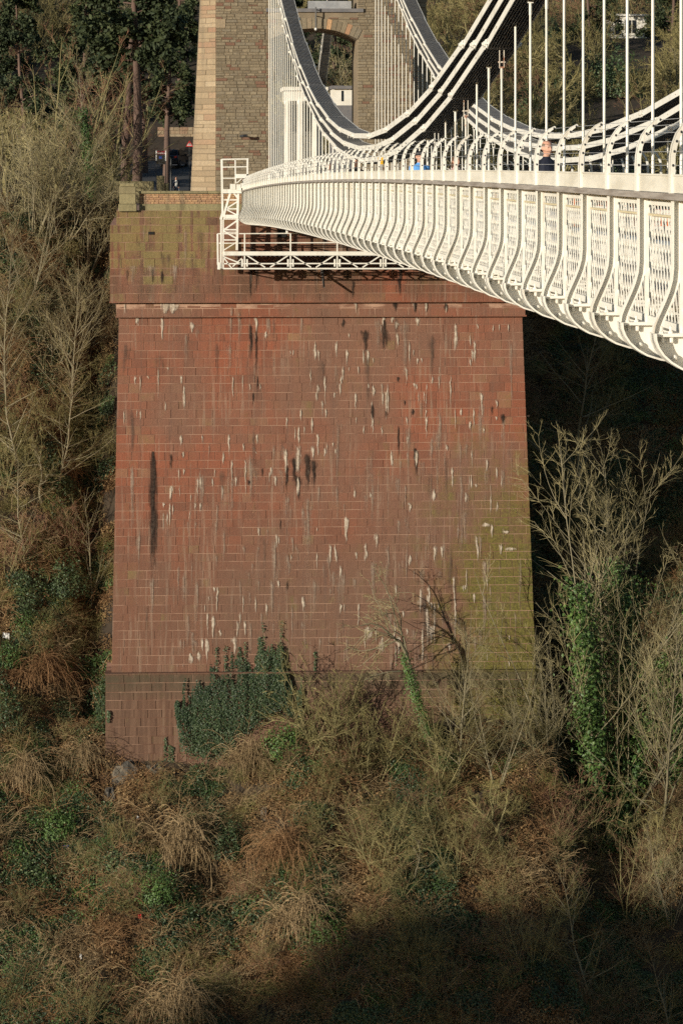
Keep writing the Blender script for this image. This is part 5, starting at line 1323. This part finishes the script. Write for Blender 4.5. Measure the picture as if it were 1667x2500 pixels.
# ivy growing on the wall: leaves pressed to the stone, creeping tips above
m = MB(); iv = np.random.default_rng(9); cols = []
top = [(425, 1670), (440, 1645), (455, 1650), (470, 1690), (480, 1640), (492, 1650), (505, 1640), (515, 1655), (528, 1615), (540, 1640), (550, 1580), (556, 1625), (570, 1610), (580, 1605), (596, 1570), (604, 1620), (614, 1582), (628, 1590), (642, 1530), (652, 1525), (660, 1560), (672, 1535), (686, 1518), (694, 1570), (706, 1640), (720, 1660), (735, 1650)]
bot = [(425, 1700), (440, 1815), (470, 1830), (520, 1840), (560, 1835), (580, 1790), (620, 1760), (680, 1720), (735, 1740)]
tx_, ty_ = zip(*top); bx_, by_ = zip(*bot)
n = 21000; xs = iv.uniform(425, 735, n)
sm_top = np.interp(xs, [425, 470, 520, 570, 620, 655, 690, 705, 735], [1690, 1665, 1640, 1615, 1590, 1570, 1560, 1640, 1660])
ya = sm_top - 70 * np.clip(vnoise(xs / 11, xs * 0 + 3) + vnoise(xs / 3.5, xs * 0 + 8) * .7, -.2, .8) + iv.exponential(9, n); yb_ = np.interp(xs, bx_, by_) + iv.normal(0, 12, n)
ys = ya + (yb_ - ya) * iv.beta(1.05, 1.0, n); ok = (vnoise(xs / 20, ys / 50) + .5 * vnoise(xs / 7, ys / 22) > -.38 + .25 * np.clip(1 - (ys - ya) / 60, 0, 1)) & (ys > ya) | ((ys > ya + 70) & (iv.random(n) < .6))
xs, ys = xs[ok], ys[ok]
C = np.array([P(x, y, 191.7) for x, y in zip(xs, ys)]); zf = C[:, 2]
bulge = .05 + .55 * np.clip((ys - np.interp(xs, tx_, ty_)) / 120, 0, 1) * (1 + .5 * vnoise(xs / 14, ys / 60)) * iv.uniform(.25, 1, len(xs))
C[:, 1] = np.where(zf > zy(1637), 191.55, 191.02) - bulge
leaves(m, C, np.stack([iv.normal(0, .35, len(xs)), np.full(len(xs), -1.0), iv.normal(.35, .45, len(xs))], 1), .095, iv)
IW = thing('wall_ivy', 'dark green ivy sheet climbing the plinth and lower wall of the abutment', 'ivy', (PX(560, 191), 191, -34))
tag(m.build('leaves', 'ivy_leaf', IW), kind='stuff')
m = MB()
for x, ya, yb_ in ((403, 1795, 1860), (413, 1815, 1865), (421, 1818, 1862), (768, 1590, 1640), (528, 1580, 1640), (550, 1575, 1640), (598, 1565, 1640), (642, 1520, 1640), (686, 1515, 1640), (265, 1730, 1760)):
    k = 70; t = iv.random(k); C = np.array([P(x + iv.normal(0, 2), ya + (yb_ - ya) * q, 191.7) for q in t]); C[:, 1] = np.where(C[:, 2] > zy(1637), 191.5, 190.98) - iv.uniform(0, .08, k)
    leaves(m, C, np.stack([iv.normal(0, .4, k), -np.ones(k), iv.normal(.3, .3, k)], 1), .10, iv)
tag(m.build('creeping_tips', 'ivy_leaf', IW), kind='stuff')

# ---- ground cover, scattered with geometry nodes: one object per kind
def patch_canes(n, R, L, mat, h=.55, droop=.16, rad=.008, k=6, name='patch'):
    a = vr.uniform(0, 2 * np.pi, n); rr = R * np.sqrt(vr.random(n)); p = np.stack([rr * np.cos(a), rr * np.sin(a), vr.uniform(-.1, .25, n)], 1)
    b = vr.uniform(0, 2 * np.pi, n); d = unit(np.stack([np.cos(b), np.sin(b), vr.uniform(.2, 1.6, n) * h * 2], 1)); ln = L * vr.uniform(.5, 1.3, n)
    out = np.empty((n, k, 3)); out[:, 0] = p
    for j in range(1, k): d = unit(d + vr.normal(0, .14, (n, 3)) + [0, 0, -droop]); out[:, j] = out[:, j - 1] + d * (ln / (k - 1))[:, None]
    r = np.full((n, k), rad); ch = grow(out, r, 2, .2, 1, (.2, .45), (.4, 1.1), 0, .2, 3, .7, .7)
    return tube_mesh(name, [(out, r, 3, rad * .8), (ch[0], ch[1], 3, rad * .6)], mat)
def patch_leaves(n, R, mat, size=.10, hgt=.35, name='patch'):
    a = vr.uniform(0, 2 * np.pi, n); rr = R * np.sqrt(vr.random(n)); z = hgt * vr.random(n) * (1.1 - (rr / R) ** 2)
    m = MB(); leaves(m, np.stack([rr * np.cos(a), rr * np.sin(a), z], 1), vr.normal(0, .5, (n, 3)) + [0, 0, 1], size); return m.mesh(name, mat)
def scatter(name, label, cat, meshes, pts, nrmls, scl, lift=.0):
    """mesh of bare points + geometry nodes that put a patch on every point"""
    n = len(pts); me = bpy.data.meshes.new(name); me.from_pydata(pts.tolist(), [], [])
    eul = []
    for nn in nrmls:
        q = Vector(nn).to_track_quat('Z', 'Y').to_matrix() @ Matrix.Rotation(vr.uniform(0, 6.28), 3, 'Z'); eul.append(q.to_euler())
    a = me.attributes.new('rot', 'FLOAT_VECTOR', 'POINT'); a.data.foreach_set('vector', np.array([tuple(e) for e in eul], 'f').ravel())
    a = me.attributes.new('scl', 'FLOAT', 'POINT'); a.data.foreach_set('value', scl.astype('f'))
    a = me.attributes.new('which', 'INT', 'POINT'); a.data.foreach_set('value', vr.integers(0, len(meshes), n).astype('i'))
    o = link(name, me); tag(o, label, cat, kind='stuff')
    coll = bpy.data.collections.new(name + '_patches')
    for k, pm in enumerate(meshes): coll.objects.link(bpy.data.objects.new('%s_patch' % name, pm))
    g = bpy.data.node_groups.new(name, 'GeometryNodeTree'); g.interface.new_socket('Geometry', in_out='INPUT', socket_type='NodeSocketGeometry'); g.interface.new_socket('Geometry', in_out='OUTPUT', socket_type='NodeSocketGeometry')
    N = g.nodes.new; gi, go, ip, ci = N('NodeGroupInput'), N('NodeGroupOutput'), N('GeometryNodeInstanceOnPoints'), N('GeometryNodeCollectionInfo')
    ci.inputs[0].default_value = coll; ci.inputs['Separate Children'].default_value = True; ci.inputs['Reset Children'].default_value = True
    def na(nm, ty): q = N('GeometryNodeInputNamedAttribute'); q.data_type = ty; q.inputs[0].default_value = nm; return q.outputs[0]
    e2r = N('FunctionNodeEulerToRotation')
    L_ = g.links.new; L_(gi.outputs[0], ip.inputs['Points']); L_(ci.outputs[0], ip.inputs['Instance']); ip.inputs['Pick Instance'].default_value = True
    L_(na('which', 'INT'), ip.inputs['Instance Index']); L_(na('rot', 'FLOAT_VECTOR'), e2r.inputs[0]); L_(e2r.outputs[0], ip.inputs['Rotation']); L_(na('scl', 'FLOAT'), ip.inputs['Scale'])
    L_(ip.outputs[0], go.inputs[0]); o.modifiers.new('scatter', 'NODES').node_group = g
    return o
def sample(n, xr_, yr_, keep=None, rg=vr):
    X = rg.uniform(*xr_, n); Y = rg.uniform(*yr_, n)
    ok = ~((X > XL - .2) & (X < XR + .8) & (Y > 190.3) & (Y < 232)) & ~((X > -1.4) & (X < 22.4) & (Y > 200) & (Y < 300))
    u = (CX + F * (X * CT - Y * ST) / (X * ST + Y * CT)); ok &= (u > -130) & (u < 1800)
    if keep is not None: ok &= keep(X, Y)
    X, Y = X[ok], Y[ok]; Z = ground(X, Y); e = .3
    nx = -(ground(X + e, Y) - ground(X - e, Y)) / (2 * e); ny = -(ground(X, Y + e) - ground(X, Y - e)) / (2 * e)
    Nn = unit(np.stack([nx, ny, np.ones_like(nx)], 1)); return np.stack([X, Y, Z], 1), Nn
def up_mix(N, k): return unit(N * (1 - k) + np.array([0, 0, k]))
xrg = (-14, 38)
ivm = lambda X, Y: (vnoise(X / 3.1 + 3, Y / 3.1) + .5 * vnoise(X / 1.2, Y / 1.2 + 7)) > .02
tanm = lambda X, Y: vnoise(X / 3.5 + 20, Y / 2.6) > -.12
redm = lambda X, Y: vnoise(X / 3.5 + 20, Y / 2.6) < .10
gram = lambda X, Y: vnoise(X / 3.0 + 40, Y / 3.0) > -.05
p, N = sample(2200, xrg, (165, 224), tanm)
scatter('tan_brambles', 'dead tan bramble canes matted over the slope', 'brambles', [patch_canes(60, .8, 1.2, 'bramble_tan', .5, .14, .010), patch_canes(60, .8, 1.5, 'bramble_tan', .9, .22, .010)], p, up_mix(N, .35), vr.uniform(.6, 1.1, len(p)))
p, N = sample(2000, xrg, (165, 224), redm)
scatter('brown_brambles', 'reddish brown bramble and bracken litter over the slope', 'brambles', [patch_canes(60, .8, 1.1, 'bramble_red', .4, .14, .010), patch_canes(60, .8, 1.4, 'bramble_red', .8, .25, .010)], p, up_mix(N, .3), vr.uniform(.6, 1.1, len(p)))
p, N = sample(1700, xrg, (165, 224), gram)
scatter('dry_grass', 'olive dry grass and fine twigs hanging on the slope', 'grass', [patch_canes(160, .7, .8, 'grass_olive', .9, .30, .006), patch_canes(120, .8, 1.0, 'twig_olive', 1.0, .1, .006)], p, up_mix(N, .4), vr.uniform(.6, 1.1, len(p)))
p, N = sample(4500, xrg, (165, 224), redm); p2, N2 = sample(3500, xrg, (165, 224)); p, N = np.concatenate([p, p2]), np.concatenate([N, N2])
scatter('bracken_litter', 'brown dead bracken and leaf litter over the slope', 'bracken', [patch_leaves(220, .8, 'bracken', .13, .45), patch_leaves(160, .7, 'bracken', .10, .6)], p, up_mix(N, .15), vr.uniform(.6, 1.2, len(p)))
p, N = sample(11000, xrg, (165, 224), ivm); p += N * .24
scatter('ground_ivy', 'dark green ivy creeping over the slope', 'ivy', [patch_leaves(260, .75, 'ivy_leaf'), patch_leaves(200, .6, 'ivy_bright', .09), patch_leaves(260, .8, 'ivy_leaf', .12, .55)], p, up_mix(N, .15), vr.uniform(.6, 1.2, len(p)))
# far woodland that reads as one mass
def join_proto(key):
    return [me for _, me in PROTO[key]]
def wood(name, label, key, n, xr_, yr_, sc, keep=None):
    p, N = sample(n, xr_, yr_, keep); p[:, 2] -= .2
    r = np.random.default_rng(n)
    for nm, me in PROTO[key]:
        vr_state = vr.bit_generator.state
        scatter(name, label, 'wood', [me], p, np.tile([0, 0, 1.], (len(p), 1)), r.uniform(*sc, len(p)) if False else np.interp(np.arange(len(p)) % 7, [0, 6], sc))
        vr.bit_generator.state = vr_state
def rw(X, Y): return (X > 14)
def merged(key):
    """one mesh of a whole plant, for the woodland mass"""
    m = bpy.data.meshes.new('plant'); V, Fs, mi, tn, mats = [], [], [], [], []; o = 0
    for nm, me in PROTO[key]:
        v = np.empty(len(me.vertices) * 3); me.vertices.foreach_get('co', v); V.append(v.reshape(-1, 3))
        Fs += [[i + o for i in p.vertices] for p in me.polygons]; mi += [len(mats)] * len(me.polygons); mats.append(me.materials[0]); o += len(me.vertices)
        a = np.empty(len(me.polygons), 'f'); me.attributes['tint'].data.foreach_get('value', a); tn += a.tolist()
    m.from_pydata(np.concatenate(V).tolist(), [], Fs)
    for q in mats: m.materials.append(q)
    m.polygons.foreach_set('material_index', np.array(mi, 'i')); m.attributes.new('tint', 'FLOAT', 'FACE').data.foreach_set('value', np.array(tn, 'f')); m.update(); return m
mg = {k: merged(k) for k in ('thicket', 'red_thicket', 'hazel', 'oak', 'fir', 'holly', 'scrub')}
UPV = lambda n: np.tile([0, 0, 1.], (n, 1))
def big(n, xr_, yr_, keep=None):
    X = vr.uniform(*xr_, n); Y = vr.uniform(*yr_, n); u = (CX + F * (X * CT - Y * ST) / (X * ST + Y * CT)); ok = (u > -200) & (u < 1900)
    ok &= ~((X > -3) & (X < 15) & (Y < 312))
    if keep is not None: ok &= keep(X, Y)
    X, Y = X[ok], Y[ok]; return np.stack([X, Y, ground(X, Y) - .2], 1)
p = big(420, (14, 75), (250, 400)); uu = CX + F * (p[:, 0] * CT - p[:, 1] * ST) / (p[:, 0] * ST + p[:, 1] * CT); p = p[~((np.abs(uu - 1545) < 75) & (p[:, 1] < 331) & (p[:, 1] > 270))]
scatter('hill_wood', 'mixed bare woodland covering the hill behind the bridge', 'wood', [mg['oak'], mg['oak'], mg['thicket'], mg['oak'], mg['red_thicket'], mg['holly']], p, UPV(len(p)), vr.uniform(1.0, 1.7, len(p)))
p = big(240, (-40, 20), (256, 420), lambda X, Y: ~((np.abs(X - (3 - 1.138 * (312 - Y))) < 6) & (Y < 314)))
scatter('left_wood', 'dense dark woodland behind the trees at the upper left', 'wood', [mg['oak'], mg['hazel'], mg['oak'], mg['red_thicket'], mg['holly'], mg['thicket']], p, UPV(len(p)), vr.uniform(1.1, 1.9, len(p)))
p, N = sample(430, xrg, (170, 222), lambda X, Y: vr.random(len(X)) < .35 + .65 * sstep(8, 16, X))
scatter('slope_scrub', 'fine bare scrub filling the slope between the shrubs', 'scrub', [mg['scrub'], mg['thicket'], mg['red_thicket']], p, up_mix(N, .8), vr.uniform(.45, .8, len(p)))

# ------------------------------------------------------------------ rocks and litter
def rock(label, x, y_, Y, sx, sy, sz, seed):
    rg = np.random.default_rng(seed); X = PX(x, Y); z = float(ground(X, Y)) if y_ is None else PZ(y_, Y)
    n1, n2 = 9, 14; V, fs = [], []
    for i in range(n1):
        ph = math.pi * i / (n1 - 1)
        for j in range(n2):
            a = 2 * math.pi * j / n2; r = 1 + rg.uniform(-.28, .28); V.append((X + sx * r * math.sin(ph) * math.cos(a), Y + sy * r * math.sin(ph) * math.sin(a), z + sz * r * math.cos(ph)))
    fs = [(i * n2 + j, i * n2 + (j + 1) % n2, (i + 1) * n2 + (j + 1) % n2, (i + 1) * n2 + j) for i in range(n1 - 1) for j in range(n2)]
    o = MB().add(V, fs).build('rock', 'cliff_rock', origin=(X, Y, z), loc=(X, Y, z)); tag(o, label, 'rock')
rock('dark limestone outcrop under the left corner of the plinth', 318, 1905, 190.6, 1.0, .6, 1.1, 1)
rock('pale stone ledge right of the outcrop under the plinth', 375, 1885, 190.6, .8, .5, .5, 2)
rock('small pale rock left of the limestone outcrop', 268, 1945, 189.6, .4, .4, .6, 3)
rock('small upright pale rock in the ivy hollow', 645, 1995, 187.0, .22, .3, .5, 4)
rock('pale rock stub right of the upright one', 672, 2012, 186.8, .14, .2, .4, 5)
def scrap(name, label, x, y, mat, w, h, seed):
    rg = np.random.default_rng(seed)
    # walk down the view ray to the ground
    Y = 170.0
    while Y < 225:
        p = P(x, y, Y)
        if ground(p[0], p[1]) + .35 > p[2]: break
        Y += .05
    m = MB(); gx_, gz_ = 4, 4; V = []
    for i in range(gx_):
        for j in range(gz_): V.append((p[0] + (i / 3 - .5) * w, Y - .15 + rg.normal(0, .05) * 1, p[2] + (j / 3 - .5) * h + rg.normal(0, .03)))
    fs = [(i * gz_ + j, (i + 1) * gz_ + j, (i + 1) * gz_ + j + 1, i * gz_ + j + 1) for i in range(3) for j in range(3)]
    o = m.add(V, fs).build(name, mat, origin=p, loc=p); md = o.modifiers.new('t', 'SOLIDIFY'); md.thickness = .04; tag(o, label, 'litter')
scrap('plastic_bag', 'white plastic bag caught on the bank at the left edge', 15, 1551, 'litter_white', .38, .32, 1)
scrap('plastic_scrap', 'red plastic scrap on the slope under the bramble mound', 276, 2094, 'litter_red', .16, .2, 2)
scrap('plastic_scrap', 'red plastic scrap low on the slope left of centre', 341, 2236, 'litter_red', .16, .22, 3)
scrap('plastic_scrap', 'blue plastic scrap by the dark patch at lower left', 162, 2069, 'litter_blue', .28, .22, 4)
scrap('paper_scrap', 'white paper scrap between the two red scraps', 254, 2110, 'litter_white', .12, .12, 5)
scrap('paper_scrap', 'white paper scrap just below the exposed rock', 337, 1996, 'litter_white', .12, .12, 6)
scrap('paper_scrap', 'white paper scrap low on the left bank', 198, 2335, 'litter_white', .08, .22, 7)
